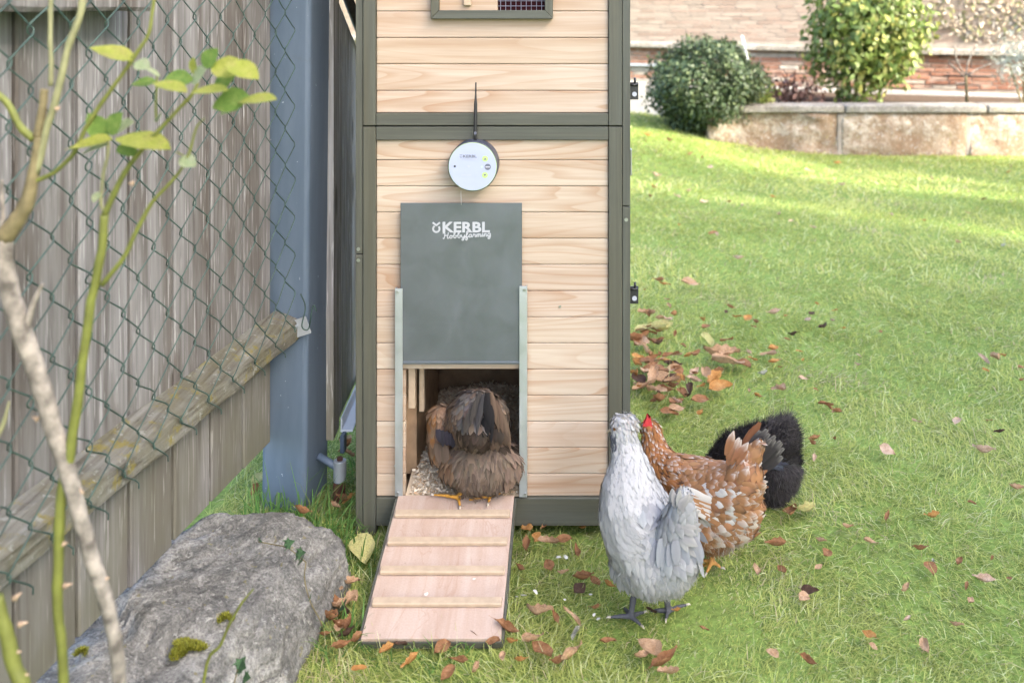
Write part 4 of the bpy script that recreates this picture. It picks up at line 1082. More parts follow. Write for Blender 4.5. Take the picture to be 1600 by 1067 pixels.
    def sample(s, n, mind=0.0, region=None):
        i = s.g.choice(len(s.sp), n, p=s.sa); p = s.sp[i] + s.g.normal(0, 0.0012, (n, 3)); nn = s.sn[i]
        if region is not None:
            x, y = s.ex(p); k = region(x, y, nn, p); p, nn = p[k], nn[k]
        if mind > 0:
            cell = {}; keep = []
            for j in range(len(p)):
                c = tuple((p[j] // mind).astype(int)); ok = True
                for a in (-1, 0, 1):
                    for b in (-1, 0, 1):
                        for d in (-1, 0, 1):
                            for q in cell.get((c[0] + a, c[1] + b, c[2] + d), ()):
                                if ((p[j] - p[q]) ** 2).sum() < mind * mind: ok = False
                if ok: cell.setdefault(c, []).append(j); keep.append(j)
            p, nn = p[keep], nn[keep]
        return p, nn
    def finish(s, pile, name, mat):
        V = np.concatenate(pile.V) - np.array(s.origin); pile.V = [V]
        o = link(name, pile.mesh(name, True), mat, s.root, s.origin); o['kind'] = 'stuff'; return o
    def imgdir(s, dx, dy, dz=0.0):
        """direction across the picture: dx right, dy down, dz away"""
        return np.array([dx, dz, -dy])
    def leg(s, top, ankle, toes, r=0.0062):
        s.chain([(*top, r * 1.25), (*ankle, r)], False, 'leg', 0.003)
        for t in toes:
            s.chain([(*ankle, r * 0.95), ((ankle[0] * .45 + t[0] * .55), (ankle[1] * .45 + t[1] * .55) - 3, (ankle[2] * .45 + t[2] * .55), r * 0.78), (*t, r * 0.55)], False, 'leg', 0.003)
    def claws(s, toes, col, back):
        for (a, b, c), d in toes:
            p = s.pt(a, b, c); e = p + Vector(d) * 0.010
            tube('claw', [p, p.lerp(e, 0.6) + Vector((0, 0, 0.001)), e - Vector((0, 0, 0.002))], [0.0028, 0.002, 0.0006], col, s.root, 6)
FP = [0.55, 0.95, 1.0, 0.72, 0.10]                   # rounded feather outline
FLONG = [0.6, 0.9, 1.0, 0.95, 0.8, 0.35]
M['claw'] = m_plain('horn', (0.62, 0.54, 0.44), 0.4, 0.4)
M['comb'] = m_plain('red_comb', (0.62, 0.045, 0.05), 0.55, 0.4, 0, 0.2, 200, 0.3)
M['beak'] = m_plain('beak_horn', (0.34, 0.27, 0.17), 0.4, 0.5)
M['eye'] = m_plain('hen_eye', (0.10, 0.03, 0.01), 0.1, 0.7)

def add_feathers(h, pile, p, n, d, L, W, col, tip, lift=0.10, bend=-0.05, prof=FP, tipmask=None, arch=0.22, cmid=None, jit=0.18):
    N = len(p)
    if N == 0: return
    d = unit(d + h.g.normal(0, jit, (N, 3)))
    V, Q, C = cards(p, n, d, L * h.g.uniform(0.85, 1.15, N), W * h.g.uniform(0.85, 1.15, N), lift, bend, prof, col, tip, 3, arch, 0.0012, tipmask, cmid)
    pile.add(V, Q, None, C)
def add_down(h, pile, p, n, d, L, W, col, tip, lift=0.5, droop=0.4, jit=0.35):
    N = len(p); d2 = unit(unit(d - n * np.sum(d * n, -1, keepdims=True)) + n * lift + h.g.normal(0, jit, (N, 3)))
    up = unit(n - d2 * np.sum(n * d2, -1, keepdims=True) + 1e-4)
    V, Q, T, C = ribbons(p - n * 0.002, d2, up, L * h.g.uniform(0.6, 1.3, N), W * h.g.uniform(0.7, 1.3, N), droop, col, tip)
    pile.add(V, Q, T, C)
def vary(h, c, n, a=0.15):
    return np.array(c)[None] * h.g.uniform(1 - a, 1 + a, (n, 1)) * h.g.normal(1, min(a, .2) * 0.12, (n, 3))

# --- grey hen in front -------------------------------------------------------
def grey_hen():
    h = Hen('grey_hen', 'pale lavender grey hen standing on the grass in front of the others', (1010, 968), 2.045, (900, 620, 2.808))
    h.chain([(200, 122, .075, .022), (204, 150, .072, .0285), (214, 200, .066, .030), (226, 265, .055, .036), (236, 335, .04, .047), (240, 430, .025, .066), (262, 520, .010, .080), (300, 610, -.005, .087), (350, 690, -.02, .085), (400, 720, -.045, .062), (440, 690, -.07, .045)])
    h.chain([(420, 640, -.055, .05), (455, 540, -.075, .034), (470, 450, -.085, .018)])
    h.chain([(265, 725, .0, .058), (330, 755, -.005, .060), (400, 752, -.02, .058), (455, 735, -.04, .042)], False)
    h.chain([(200, 122, .075, .024), (228, 125, .080, .024)], False)
    h.leg((252, 880, 0.0), (240, 962, -.004), [(152, 966, -.005), (287, 1002, -.03), (298, 944, .02), (212, 926, .03)], .0072)
    h.leg((398, 880, 0.03), (405, 938, .030), [(330, 938, .035), (394, 975, .005), (484, 911, .04)], .0072)
    grey = (0.44, 0.44, 0.455)
    h.build(grey, (0.105, 0.105, 0.115))
    g = h.g
    pile = Pile()
    wing = lambda x, y: (x > 285 + 0.10 * (y - 480)) & (y > 455) & (y < 745) & (x < 600)
    front = lambda n: n[:, 1] < 0.35
    # crest and beard
    p, n = h.sample(9000, 0.0032, lambda x, y, n, p: (y < 235))
    x, y = h.ex(p); N = len(p); d = h.flowdir(p)
    crest = (y < 150); d = np.where(crest[:, None], unit(d * 0.4 + np.array([0.25, -0.1, -0.25]) + g.normal(0, .35, (N, 3))), d)
    c = vary(h, (0.46, 0.445, 0.425), N, .14); c = np.where((crest & (g.random(N) < .35))[:, None], vary(h, (0.33, 0.30, 0.26), N, .15), c)
    dark = ((x < 178) & (y > 158) & (y < 225)); c = np.where(dark[:, None], vary(h, (0.16, 0.16, 0.18), N), c)
    add_feathers(h, pile, p, n, d, np.where(crest, 0.0115, 0.012), 0.0028, c, c * 1.05, np.where(crest, .18, .12), -0.05, FP)
    # neck and breast, small smooth feathers
    p, n = h.sample(34000, 0.0039, lambda x, y, n, p: (y > 205) & (y < 700) & ~(wing(x, y) & (n[:, 1] < 0.2)))
    x, y = h.ex(p); N = len(p); d = h.flowdir(p); t = np.clip((y - 230) / 300, 0, 1)
    c = vary(h, (0.53, 0.515, 0.495), N, .03) * (1 + 0.05 * (1 - t))[:, None]
    add_feathers(h, pile, p, n, d, 0.014 + 0.006 * t, 0.0034 + 0.0016 * t, c, c * 1.02, 0.006, -0.02, [.6, .95, .9, .6, .12], None, .05, c * 0.985, .08)
    ps, ns = h.sample(9000, 0, lambda x, y, n, p: (y > 190) & (y < 720) & ~(wing(x, y) & (n[:, 1] < 0.2))); K = len(ps); cs = vary(h, (0.53, 0.515, 0.495), K, .08)
    V_, Q_, T_, C_ = ribbons(ps + ns * .0025, unit(h.flowdir(ps) + ns * .10 + g.normal(0, .12, (K, 3))), ns, .011 * g.uniform(.6, 1.3, K), .0011, .2, cs, cs * 1.03); pile.add(V_, Q_, T_, C_)
    # wing and saddle, larger shingled feathers
    p, n = h.sample(9000, 0.0105, lambda x, y, n, p: wing(x, y) & (n[:, 1] < 0.3))
    x, y = h.ex(p); N = len(p); d = np.tile(h.imgdir(0.28, 1.0, -0.1), (N, 1)) + np.stack([0.5 * np.clip((x - 380) / 150, -0.3, 1), 0 * x, 0 * x], 1)
    c = vary(h, (0.345, 0.342, 0.345), N, .13); edge = vary(h, (0.50, 0.495, 0.485), N, .07)
    add_feathers(h, pile, p, n, d, 0.030, 0.0092, c, edge, 0.08, -0.06, FP, [0.2, 0.1, 0.15, 0.75, 1.0], .28, c * .9, .10)
    # wing bow edge: long flight feathers hanging at the back edge
    k = 16; xs = np.linspace(345, 525, k) + g.uniform(-9, 9, k); ys = g.uniform(-22, 14, k) + 655 + 62 * np.sin(np.linspace(0.5, 2.6, k)); P0 = np.array([list(h.pt(a, b - 70, -.083 - 0.02 * math.sin(i / k * 3.1) - .004 * (i % 3))) for i, (a, b) in enumerate(zip(xs, ys))])
    nn = np.tile(unit(np.array([[0.1, -1.0, 0.15]])), (k, 1)); dd = np.stack([np.linspace(-0.25, 0.35, k), np.full(k, -0.1), np.full(k, -1.0)], 1)
    c = vary(h, (0.31, 0.315, 0.335), k, .10); add_feathers(h, pile, P0, nn, dd, 0.050, 0.0085, c, c * 1.18, 0.03, -0.05, FLONG, None, .3, c * .85, .05)
    # tail: upright overlapping feathers with worn tips
    k = 44; a = g.uniform(0, 1, k); b = g.uniform(-1, 1, k)
    P0 = np.array([list(h.pt(448 + 24 * bb + 16 * aa, 470 + 175 * aa, -.075 - .035 * (1 - abs(bb)))) for aa, bb in zip(a, b)])
    nn = unit(np.stack([0.25 + 0.3 * b, np.full(k, -1.0), np.full(k, 0.25)], 1)); dd = np.stack([0.10 + 0.20 * b + 0.40 * a, np.full(k, -0.25), 1.0 - 1.9 * a], 1)
    c = vary(h, (0.29, 0.285, 0.28), k, .14); tip = vary(h, (0.44, 0.42, 0.385), k, .10)
    add_feathers(h, pile, P0, nn, dd, 0.038, 0.0088, c, tip, 0.05, 0.10, FP, [0.0, 0.2, 0.5, 0.9, 1.0], .3, c * .8, .15)
    k = 26; P0 = np.array([list(h.pt(492 + g.uniform(-25, 24), 560 + 110 * t, -.085)) for t in g.uniform(0, 1, k)]); nn = unit(np.stack([np.full(k, .5), np.full(k, -1.), np.full(k, .2)], 1))
    c = vary(h, (0.36, 0.36, 0.375), k, .1); c[::5] *= 0.35
    add_feathers(h, pile, P0, nn, np.tile(h.imgdir(.25, .95), (k, 1)), 0.034, 0.0080, c, c * 1.1, .12, .1, FP)
    h.finish(pile, 'plumage', M['feather'])
    # fluff
    pile = Pile(); p, n = h.sample(26000, 0, lambda x, y, n, p: (y > 700))
    x, y = h.ex(p); N = len(p); c = vary(h, (0.53, 0.52, 0.495), N, .12); left = x < 300
    add_down(h, pile, p, n, np.tile(h.imgdir(0.05, 1.0), (N, 1)), np.where(left, .011, .014), 0.0013, c * .95, c * 1.08, 0.45, 0.5)
    p, n = h.sample(5000, 0.0075, lambda x, y, n, p: (y > 690) & (y < 860) & (x < 330)); N = len(p); c = vary(h, (0.525, 0.515, 0.495), N, .07)
    add_feathers(h, pile, p, n, np.tile(h.imgdir(0.25, 1.0), (N, 1)), 0.024, 0.0062, c, c * 1.05, .07, -.03)
    h.finish(pile, 'down', M['fluff'])
    b = h.pt(150, 148, .068)
    tube('beak', [b + Vector((0.012, 0, 0.002)), b, b + Vector((-0.009, -0.001, -0.005))], [0.0065, 0.0045, 0.0008], M['beak'], h.root, 8)
    cyl('eye', h.pt(168, 142, .047), 0.0028, 0.003, M['eye'], h.root, 'Y', 12)
    h.claws([((152, 966, -.005), (-1, 0, 0)), ((287, 1002, -.03), (.5, -.8, 0)), ((298, 944, .02), (.8, .4, 0)), ((394, 975, .005), (-.1, -1, 0)), ((484, 911, .04), (1, .1, 0.1))], M['claw'], 0)
grey_hen()

# --- speckled hen ------------------------------------------------------------
def speckled_hen():
    h = Hen('speckled_hen', 'rusty brown hen speckled with white, red comb and dark raised tail', (1108, 880), 2.225, (900, 620, 2.808))
    h.chain([(322, 135, .17, .020), (333, 160, .165, .025), (340, 205, .155, .029), (356, 270, .135, .037), (392, 340, .11, .052), (460, 390, .08, .070), (545, 430, .05, .082), (630, 450, .01, .080), (700, 420, -.03, .058), (740, 360, -.05, .040)])
    h.chain([(700, 400, -.02, .05), (745, 300, -.035, .030), (790, 225, -.045, .014)])
    h.chain([(520, 515, .05, .068), (600, 545, .01, .072), (680, 525, -.02, .060), (720, 470, -.035, .05)], False)
    h.chain([(600, 575, .01, .052), (615, 605, .005, .03)], False)
    h.leg((597, 655, .0), (597, 722, -.005), [(572, 772, -.03), (636, 748, -.012), (545, 718, .01), (560, 742, .02)], .0068)
    h.leg((540, 655, .06), (540, 715, .06), [(500, 735, .03), (560, 740, .04)], .0066)
    h.build((0.30, 0.13, 0.06), (0.62, 0.31, 0.09))
    g = h.g; pile = Pile()
    rust = (0.42, 0.205, 0.092); white = np.array([0.74, 0.69, 0.62]); black = np.array([0.035, 0.03, 0.03])
    # neck hackles
    p, n = h.sample(9000, 0.0046, lambda x, y, n, p: (x < 440) & (y < 390)); x, y = h.ex(p); N = len(p); d = h.flowdir(p)
    c = vary(h, (0.38, 0.155, 0.05), N, .22); low = np.clip((y - 230) / 90, 0, 1)
    r = g.random(N); tipc = np.where((r < .62 - .35 * low)[:, None], white * g.uniform(.8, 1.1, (N, 1)), vary(h, (0.40, 0.17, 0.055), N, .2))
    tipc = np.where(((r > .62) & (r < .62 + .30 * low))[:, None], black, tipc)
    add_feathers(h, pile, p, n, d, 0.017 + 0.012 * low, 0.0038, c, tipc, .08, -.03, [.7, 1, .9, .6, .1], [0, 0, .25, 1, 1], .25, c * .7, .14)
    # body
    def reg(x, y, n, p): return (x > 400) & (y < 640) & (x < 840)
    p, n = h.sample(18000, 0.0078, reg); x, y = h.ex(p); N = len(p); d = h.flowdir(p)
    d = np.where(((y > 380) & (x > 430))[:, None], unit(d * .5 + h.imgdir(.8, .55)), d)
    c = vary(h, rust, N, .18); r = g.random(N); wing = (x > 470) & (x < 690) & (y > 390) & (y < 560)
    tip = np.where((r < .74)[:, None], white * g.uniform(.85, 1.1, (N, 1)), vary(h, (0.36, 0.17, 0.08), N, .15))
    tip = np.where((g.random(N) < .14)[:, None], black * 1.5, tip)
    c = np.where((wing & (r < .40))[:, None], white * g.uniform(.8, 1.05, (N, 1)), c)
    low = (y > 540); c = np.where((low & (g.random(N) < .30))[:, None], vary(h, (.62, .50, .40), N, .1), c)
    add_feathers(h, pile, p, n, d, 0.027, 0.0080, c, tip, .08, -.05, FP, [0, 0, .02, .42, 1.0], .26, c * .88, .13)
    # folded wing quills, long and pale
    k = 20; t = np.linspace(0, 1, k); P0 = np.array([list(h.pt(455 + 95 * q + 20 * math.sin(i * 2.1), 395 + 115 * q, .02 - .075 - .01 * q)) for i, q in enumerate(t)])
    nn = np.tile(unit(np.array([[0.05, -1.0, 0.15]])), (k, 1)); c = np.where((np.arange(k) % 3 == 0)[:, None], vary(h, rust, k, .15), white * g.uniform(.8, 1.05, (k, 1)))
    add_feathers(h, pile, P0, nn, np.tile(h.imgdir(.93, .36), (k, 1)), 0.066, 0.0085, c, c * .97, .02, .0, FLONG, None, .3, c * .8, .07)
    # tail
    k = 15; t = np.linspace(-1, 1, k)
    P0 = np.array([list(h.pt(735 + 26 * q, 320 + 42 * q, -.05 + .018 * abs(q))) for q in t]); dd = np.stack([.66 + .13 * t, np.full(k, -.12), .80 - .22 * t], 1)
    nn = unit(np.stack([np.full(k, .1), np.full(k, -1.), np.full(k, -.05)], 1)); c = np.tile(black * 1.1, (k, 1)) * g.uniform(.8, 1.5, (k, 1)); c[:3] = vary(h, (0.20, 0.085, 0.04), 3, .15)
    tip = np.tile(np.array([.42, .38, .34]), (k, 1)); tip[:3] = c[:3] * 1.2
    add_feathers(h, pile, P0, nn, dd, 0.098, 0.0105, c, tip, .02, .03, [.5, .8, 1, 1, .85, .35], [0, 0, 0, 0, .02, .55], .25, c * .8, .03)
    k = 30; t = g.uniform(-1, 1, k); P0 = np.array([list(h.pt(705 + 50 * q + g.uniform(-18, 25), 335 + 90 * q + g.uniform(-20, 20), -.062)) for q in t]); dd = np.stack([.70 + .15 * t, np.full(k, -.2), .62 - .75 * t], 1)
    nn = unit(np.stack([np.full(k, .15), np.full(k, -1.), np.full(k, .15)], 1)); c = vary(h, (0.27, 0.12, 0.055), k, .18)
    add_feathers(h, pile, P0, nn, dd, 0.048, 0.0088, c, np.where((g.random(k) < .6)[:, None], white, c), .05, .0, FP, [0, 0, .05, .5, 1], .28, c * .7, .1)
    h.finish(pile, 'plumage', M['feather'])
    pile = Pile(); p, n = h.sample(22000, 0, lambda x, y, n, p: (y > 560) & (x > 430)); x, y = h.ex(p); N = len(p)
    f = np.clip((x - 600) / 130, 0, 1)[:, None]; c = vary(h, (0.36, 0.18, 0.095), N, .18) * (1 - f) + vary(h, (.52, .43, .35), N, .10) * f
    c = np.where((g.random((N, 1)) < .18), vary(h, (.58, .52, .46), N, .08), c)
    add_down(h, pile, p, n, np.tile(h.imgdir(.15, 1.), (N, 1)), .018, .0015, c * .95, c * 1.08, .4, .5)
    h.finish(pile, 'down', M['fluff'])
    bm = bmesh.new(); cpts = [(292, 128), (300, 96), (306, 104), (312, 70), (320, 98), (327, 84), (331, 112), (336, 138)]
    a = [bm.verts.new(h.pt(x, y, .150) - h.origin) for x, y in cpts]; b = [bm.verts.new(h.pt(x, y, .158) - h.origin) for x, y in cpts]
    bm.faces.new(a); bm.faces.new(b[::-1])
    for i in range(len(a)): bm.faces.new((a[i], b[i], b[(i + 1) % len(a)], a[(i + 1) % len(a)]))
    bmesh.ops.triangulate(bm, faces=[f for f in bm.faces if len(f.verts) > 4]); link('comb', bm_mesh(bm), M['comb'], h.root, h.origin)
    tube('beak', [h.pt(306, 148, .175), h.pt(292, 152, .185), h.pt(280, 160, .19)], [.006, .004, .0008], M['beak'], h.root, 8)
    cyl('eye', h.pt(308, 142, .155), .003, .003, M['eye'], h.root, 'X', 12)
    h.claws([((572, 772, -.03), (-.4, -1, -.1)), ((636, 748, -.012), (1, -.4, -.1))], M['claw'], 0)
speckled_hen()

# --- black silky hen ----------------------------------------------------------
def black_hen():
    h = Hen('black_hen', 'fluffy charcoal black hen half hidden behind the speckled hen', (1210, 786), 2.55, (900, 620, 2.808))
    h.chain([(560, 420, .16, .022), (575, 380, .16, .028), (630, 320, .13, .045), (700, 270, .08, .062), (790, 250, .03, .068), (860, 240, -.01, .066), (900, 200, -.04, .048), (915, 150, -.05, .028)])
    h.chain([(800, 315, .03, .068), (868, 330, .0, .068), (895, 295, -.03, .056)], False)
    h.chain([(840, 385, .01, .050), (860, 400, .0, .045)], False)
    h.leg((850, 430, 0.0), (848, 462, -.005), [(820, 470, -.02), (870, 472, -.02)], .006)
    h.build((0.030, 0.027, 0.028), (0.04, 0.04, 0.045), .004)
    g = h.g; pile = Pile(); p, n = h.sample(42000); x, y = h.ex(p); N = len(p)
    d = h.flowdir(p); d = np.where((y > 300)[:, None], unit(d * .3 + h.imgdir(.25, .9)), d)
    gl = np.clip((x - 780) / 200, 0, 1)[:, None]; c = vary(h, (0.050, 0.044, 0.044), N, .3) * (1 + .7 * g.random((N, 1)))
    add_down(h, pile, p, n, d, np.where(y < 200, .034, .024), .0011, c * .8, c * 1.7, .5, .25, .38)
    k = 700; P0 = np.array([list(h.pt(g.uniform(830, 950), g.uniform(95, 230), g.uniform(-.09, -.01))) for _ in range(k)]); nn = unit(g.normal(0, .3, (k, 3)) + np.array([.3, -.7, .6]))
    c = vary(h, (0.075, 0.065, 0.063), k, .3); add_down(h, pile, P0, nn, np.tile(h.imgdir(.9, -.55), (k, 1)) + g.normal(0, .45, (k, 3)), .045, .0010, c, c * 1.6, .2, .25, .3)
    h.finish(pile, 'down', M['fluff'])
    pile = Pile(); k = 26; P0 = np.array([list(h.pt(g.uniform(800, 860), g.uniform(235, 300), -.085)) for _ in range(k)]); nn = np.tile(unit(np.array([[0.2, -1., .2]])), (k, 1))
    c = vary(h, (0.045, 0.05, 0.065), k, .3); add_feathers(h, pile, P0, nn, np.tile(h.imgdir(.9, .1), (k, 1)), .045, .006, c, c * 1.4, .05, .0, FP)
    h.finish(pile, 'plumage', M['feather'])
black_hen()

# --- brown hen in the doorway ---------------------------------------------------
def brown_hen():
    h = Hen('brown_hen', 'brown hen seen from behind, standing in the doorway atop the ramp', (745, 780), 2.375, (550, 560, 3.557))
    h.root.location.z = 0.095; WL[h.root.name] = h.root.location.copy(); h.origin = h.root.location.copy()
    h.chain([(640, 590, .33, .022), (645, 560, .31, .027), (660, 480, .26, .04), (680, 420, .18, .075), (690, 400, .10, .085), (698, 350, .03, .078), (702, 330, .0, .068), (706, 400, -.045, .045)])
    h.chain([(600, 590, .02, .052), (680, 600, .0, .066), (760, 600, .0, .066), (850, 580, .02, .049)], False)
    h.chain([(690, 625, .0, .050), (760, 625, .0, .048)], False)
    h.chain([(500, 330, .05, .034), (480, 420, .04, .028), (490, 520, .03, .026)], False)
    h.leg((610, 740, -.01), (590, 772, -.012), [(455, 757, -.010), (600, 822, -.048), (540, 768, -.026)], .0062)
    h.leg((760, 730, -.005), (768, 764, -.008), [(828, 748, -.004), (652, 784, -.027), (757, 804, -.040)], .0062)
    h.build((0.20, 0.14, 0.10), (0.66, 0.33, 0.055))
    g = h.g; pile = Pile()
    br = (0.155, 0.112, 0.083)
    # upper lump: saddle feathers falling from the top to both sides
    reg = lambda x, y, n, p: (x > 525) & (y < 500) & (n[:, 1] < .6)
    p, n = h.sample(16000, .0066, reg); x, y = h.ex(p); N = len(p)
    dx = (x - 715) / 140; d = np.stack([dx * .75, np.full(N, -.55), -np.ones(N) * (.35 + .5 * np.clip((y - 150) / 200, 0, 1))], 1)
    c = vary(h, br, N, .16); grey = (x > 610) & (x < 745) & (y > 180) & (y < 410); c = np.where((grey & (g.random(N) < .75))[:, None], vary(h, (0.13, 0.115, 0.105), N, .18), c)
    dark = ((y > 375) & (x > 585)) | ((x > 738) & (x < 800) & (y > 200) & (y < 400)); c = np.where(dark[:, None], vary(h, (0.048, 0.033, 0.023), N, .25), c)
    edge = np.where((g.random(N) < .5)[:, None], vary(h, (.44, .30, .20), N, .12), vary(h, (.36, .31, .27), N, .1)); edge = np.where((dark | grey)[:, None], c * 1.5, edge)
    add_feathers(h, pile, p, n, d, .025, .0068, c, edge, .09, -.05, FP, [0, 0, .05, .4, 1.], .28, c * .75, .13)
    # drooping tail blades either side of the dark parting
    def blades(lst, col, L, W):
        k = len(lst); P0 = np.array([list(h.pt(a, b, dy)) for a, b, dy, _ in lst]); dd = np.array([list(v) for *_, v in lst]); nn = np.tile(unit(np.array([[0, -1., .25]])), (k, 1))
        c = vary(h, col, k, .15); add_feathers(h, pile, P0, nn, dd, L, W, c, c * 1.15, .02, -.03, [.6, .9, 1, .9, .6, .12], None, .35, c * .7, .05)
    blades([(712 - 13 * i, 185 + 24 * i, -.070 - .003 * (i % 3), (-.06 - .03 * i, -.15, -1)) for i in range(6)], (.066, .056, .050), .058, .0062)
    blades([(735 - 8 * i, 200 + 20 * i, -.078, (-.18, -.12, -1)) for i in range(4)], (.058, .053, .055), .062, .0060)
    blades([(772 + 12 * i, 188 + 24 * i, -.066 + .004 * i, (.20 + .03 * i, -.12, -1)) for i in range(7)], (.135, .088, .058), .072, .0072)
    blades([(752, 190, -.078, (.02, 0, -1)), (748, 215, -.080, (.0, 0, -1)), (757, 235, -.080, (.05, 0, -1)), (752, 290, -.080, (-.02, 0, -1)), (765, 260, -.078, (.08, 0, -1)), (740, 330, -.076, (-.06, 0, -1)), (770, 320, -.074, (.06, 0, -1))], (.010, .009, .010), .054, .0085)
    blades([(620 + 22 * i, 410 + 10 * math.sin(i), -.064, (-.1 + .03 * i, -.3, -.8)) for i in range(11)], (.085, .055, .035), .036, .011)
    blades([(640 + 22 * i, 390, -.068, (-.1 + .03 * i, -.3, -.8)) for i in range(9)], (.045, .032, .024), .034, .011)
    # left wing
    p, n = h.sample(12000, .0075, lambda x, y, n, p: (x < 560) & (y < 640)); x, y = h.ex(p); N = len(p)
    c = vary(h, (.255, .155, .095), N, .15); c = np.where(((x < 470) & (g.random(N) < .5))[:, None], vary(h, (.33, .15, .055), N, .15), c)
    edge = vary(h, (.38, .25, .16), N, .1); add_feathers(h, pile, p, n, np.tile(h.imgdir(.12, 1., -.2), (N, 1)), .028, .0072, c, edge, .08, -.05, FP, [0, 0, .1, .6, 1], .28, c * .8, .1)
    blades([(478 + 20 * i, 392 + 6 * i, -.02, (.15, -.1, -1)) for i in range(5)], (.030, .026, .036), .034, .009)
    blades([(470 + 14 * i, 470, -.012, (.1, -.1, -1)) for i in range(4)], (.12, .085, .06), .05, .009)
    # right hip
    p, n = h.sample(12000, .0075, lambda x, y, n, p: (x > 860) & (y > 380) & (y < 700)); N = len(p)
    c = vary(h, (.22, .155, .115), N, .15); add_feathers(h, pile, p, n, np.tile(h.imgdir(.15, 1., -.2), (N, 1)), .028, .0075, c, c * 1.4, .08, -.05, FP, [0, 0, .1, .6, 1], .28, c * .8, .12)
    h.finish(pile, 'plumage', M['feather'])
    pile = Pile(); p, n = h.sample(60000, 0, lambda x, y, n, p: (y > 470) & (x > 475) & (n[:, 1] < .75)); x, y = h.ex(p); N = len(p)
    t = np.clip((y - 500) / 260, 0, 1)[:, None]; c = vary(h, (.20, .162, .135), N, .3) * (1 - t) + vary(h, (.275, .205, .152), N, .28) * t
    sw = np.sin(x / 33) * .5 + np.sin(y / 27 + x / 60) * .5
    P1, N1 = h.sample(2600, .009, lambda x, y, n, p: (y > 480) & (x > 480) & (n[:, 1] < .4)); X1, Y1 = h.ex(P1); K1 = len(P1); C1 = vary(h, (.19, .145, .112), K1, .35); S1 = np.sin(X1 / 33) * .5 + np.sin(Y1 / 27 + X1 / 60) * .5
    add_feathers(h, pile, P1, N1, np.stack([.35 * (X1 - 720) / 200 + .5 * S1, np.full(K1, -.2), -np.ones(K1)], 1), .028, .0050, C1 * .9, C1 * 1.3, .06, -.08, [.5, .9, .8, .5, .08], None, .2, C1 * .8, .2)
    add_down(h, pile, p, n, np.stack([.28 * (x - 720) / 200 + .45 * sw, np.full(N, -.2), -np.ones(N)], 1), .015, .0012, c * .9, c * 1.12, .14, .35, .22)
    h.finish(pile, 'down', M['fluff'])
    h.claws([((455, 757, -.010), (-1, -.1, 0)), ((600, 822, -.048), (.1, -1, -.2)), ((757, 804, -.040), (-.1, -1, -.2))], M['claw'], 0)
brown_hen()

# ------------------------------------------------------------------ leaves
def leaf_mesh(kind, seed, mat, ratio=0.62, curl=0.5, fold=0.4):
    """one curled fallen leaf of unit length lying along X"""
    g = random.Random(seed); nx, ny = 8, 5; V = []; 
    for i in range(nx + 1):
        t = i / nx
        w = ratio * 0.5 * (math.sin(math.pi * min(1, t ** 0.75)) ** 0.8 if 0 < t < 1 else 0.0) * (1 + (0.16 * math.sin(t * 23 + seed) if kind == 'lobed' else 0.03 * math.sin(t * 31 + seed)))
        for j in range(ny):
            k = j / (ny - 1) * 2 - 1
            z = fold * abs(k) ** 1.4 * w + curl * 0.22 * ((t - 0.5) ** 2 * 4) * (1 if g.random() > 0.1 else .7) + 0.05 * math.sin(t * 7 + seed + k * 2.2) + g.uniform(-.012, .012)
            V.append((t - 0.5, k * w * (1 - 0.35 * fold * abs(k)) + 0.05 * math.sin(t * 3 + seed), z))
    Q = [(i * ny + j, (i + 1) * ny + j, (i + 1) * ny + j + 1, i * ny + j + 1) for i in range(nx) for j in range(ny - 1)]
    n0 = len(V)
    V += [(-0.5, 0.05 * math.sin(seed) - .008, .01 + curl * .2), (-0.5, 0.05 * math.sin(seed) + .008, .01 + curl * .2), (-0.74, 0.06, .05 + curl * .2), (-0.74, 0.07, .05 + curl * .2)]
    Q.append((n0, n0 + 1, n0 + 3, n0 + 2))
    V = np.array(V); V[:, 2] -= V[:, 2].min()
    me = from_np('leaf', V, [np.array(Q)], None, True); me.materials.append(mat); return me
def m_leaf(name, a, b, c, trans=0.15):
    t = NT(name); v = t.coords(); n = t.noise(v, 3.5, 5, .65); f = t.noise(v, 22, 4, .6)
    col = t.ramp(n, [(0.3, a), (0.52, b), (0.72, c)]); col = t.mix(1.0, col, t.ramp(f, [(.3, .72), (.7, 1.2)]), 'MULTIPLY')
    t.col(col); t.rough(.75, .2); t.bump(f, .5, .03); t.translucent(col, trans); return t.m
LM = {'brown': m_leaf('leaf_brown', (.26, .110, .045), (.38, .185, .085), (.47, .26, .135)),
      'tan': m_leaf('leaf_tan', (.42, .24, .125), (.54, .34, .20), (.64, .44, .29)),
      'orange': m_leaf('leaf_orange', (.42, .18, .05), (.55, .27, .085), (.62, .37, .15)),
      'yellow': m_leaf('leaf_yellow', (.50, .46, .15), (.60, .56, .24), (.58, .46, .18), .3),
      'pink': m_leaf('leaf_pink', (.50, .32, .21), (.62, .43, .31), (.70, .53, .41)),
      'grey': m_leaf('leaf_grey', (.36, .35, .27), (.47, .46, .37), (.52, .50, .42)),
      'dark': m_leaf('leaf_dark', (.07, .04, .025), (.11, .06, .04), (.17, .10, .07))}
LEAFV = {}
for k, mt in LM.items():
    LEAFV[k] = [leaf_mesh('lobed' if s % 2 else 'plain', s * 3 + len(k), mt, (0.62, 0.5, 0.78, 0.42)[s % 4], (.5, 1.0, .2, .8)[s % 4], (.5, 1.0, .35, .9)[s % 4]) for s in range(4)]
SLIM = {k: leaf_mesh('plain', 50 + len(k), mt, 0.26, .3, .8) for k, mt in LM.items()}
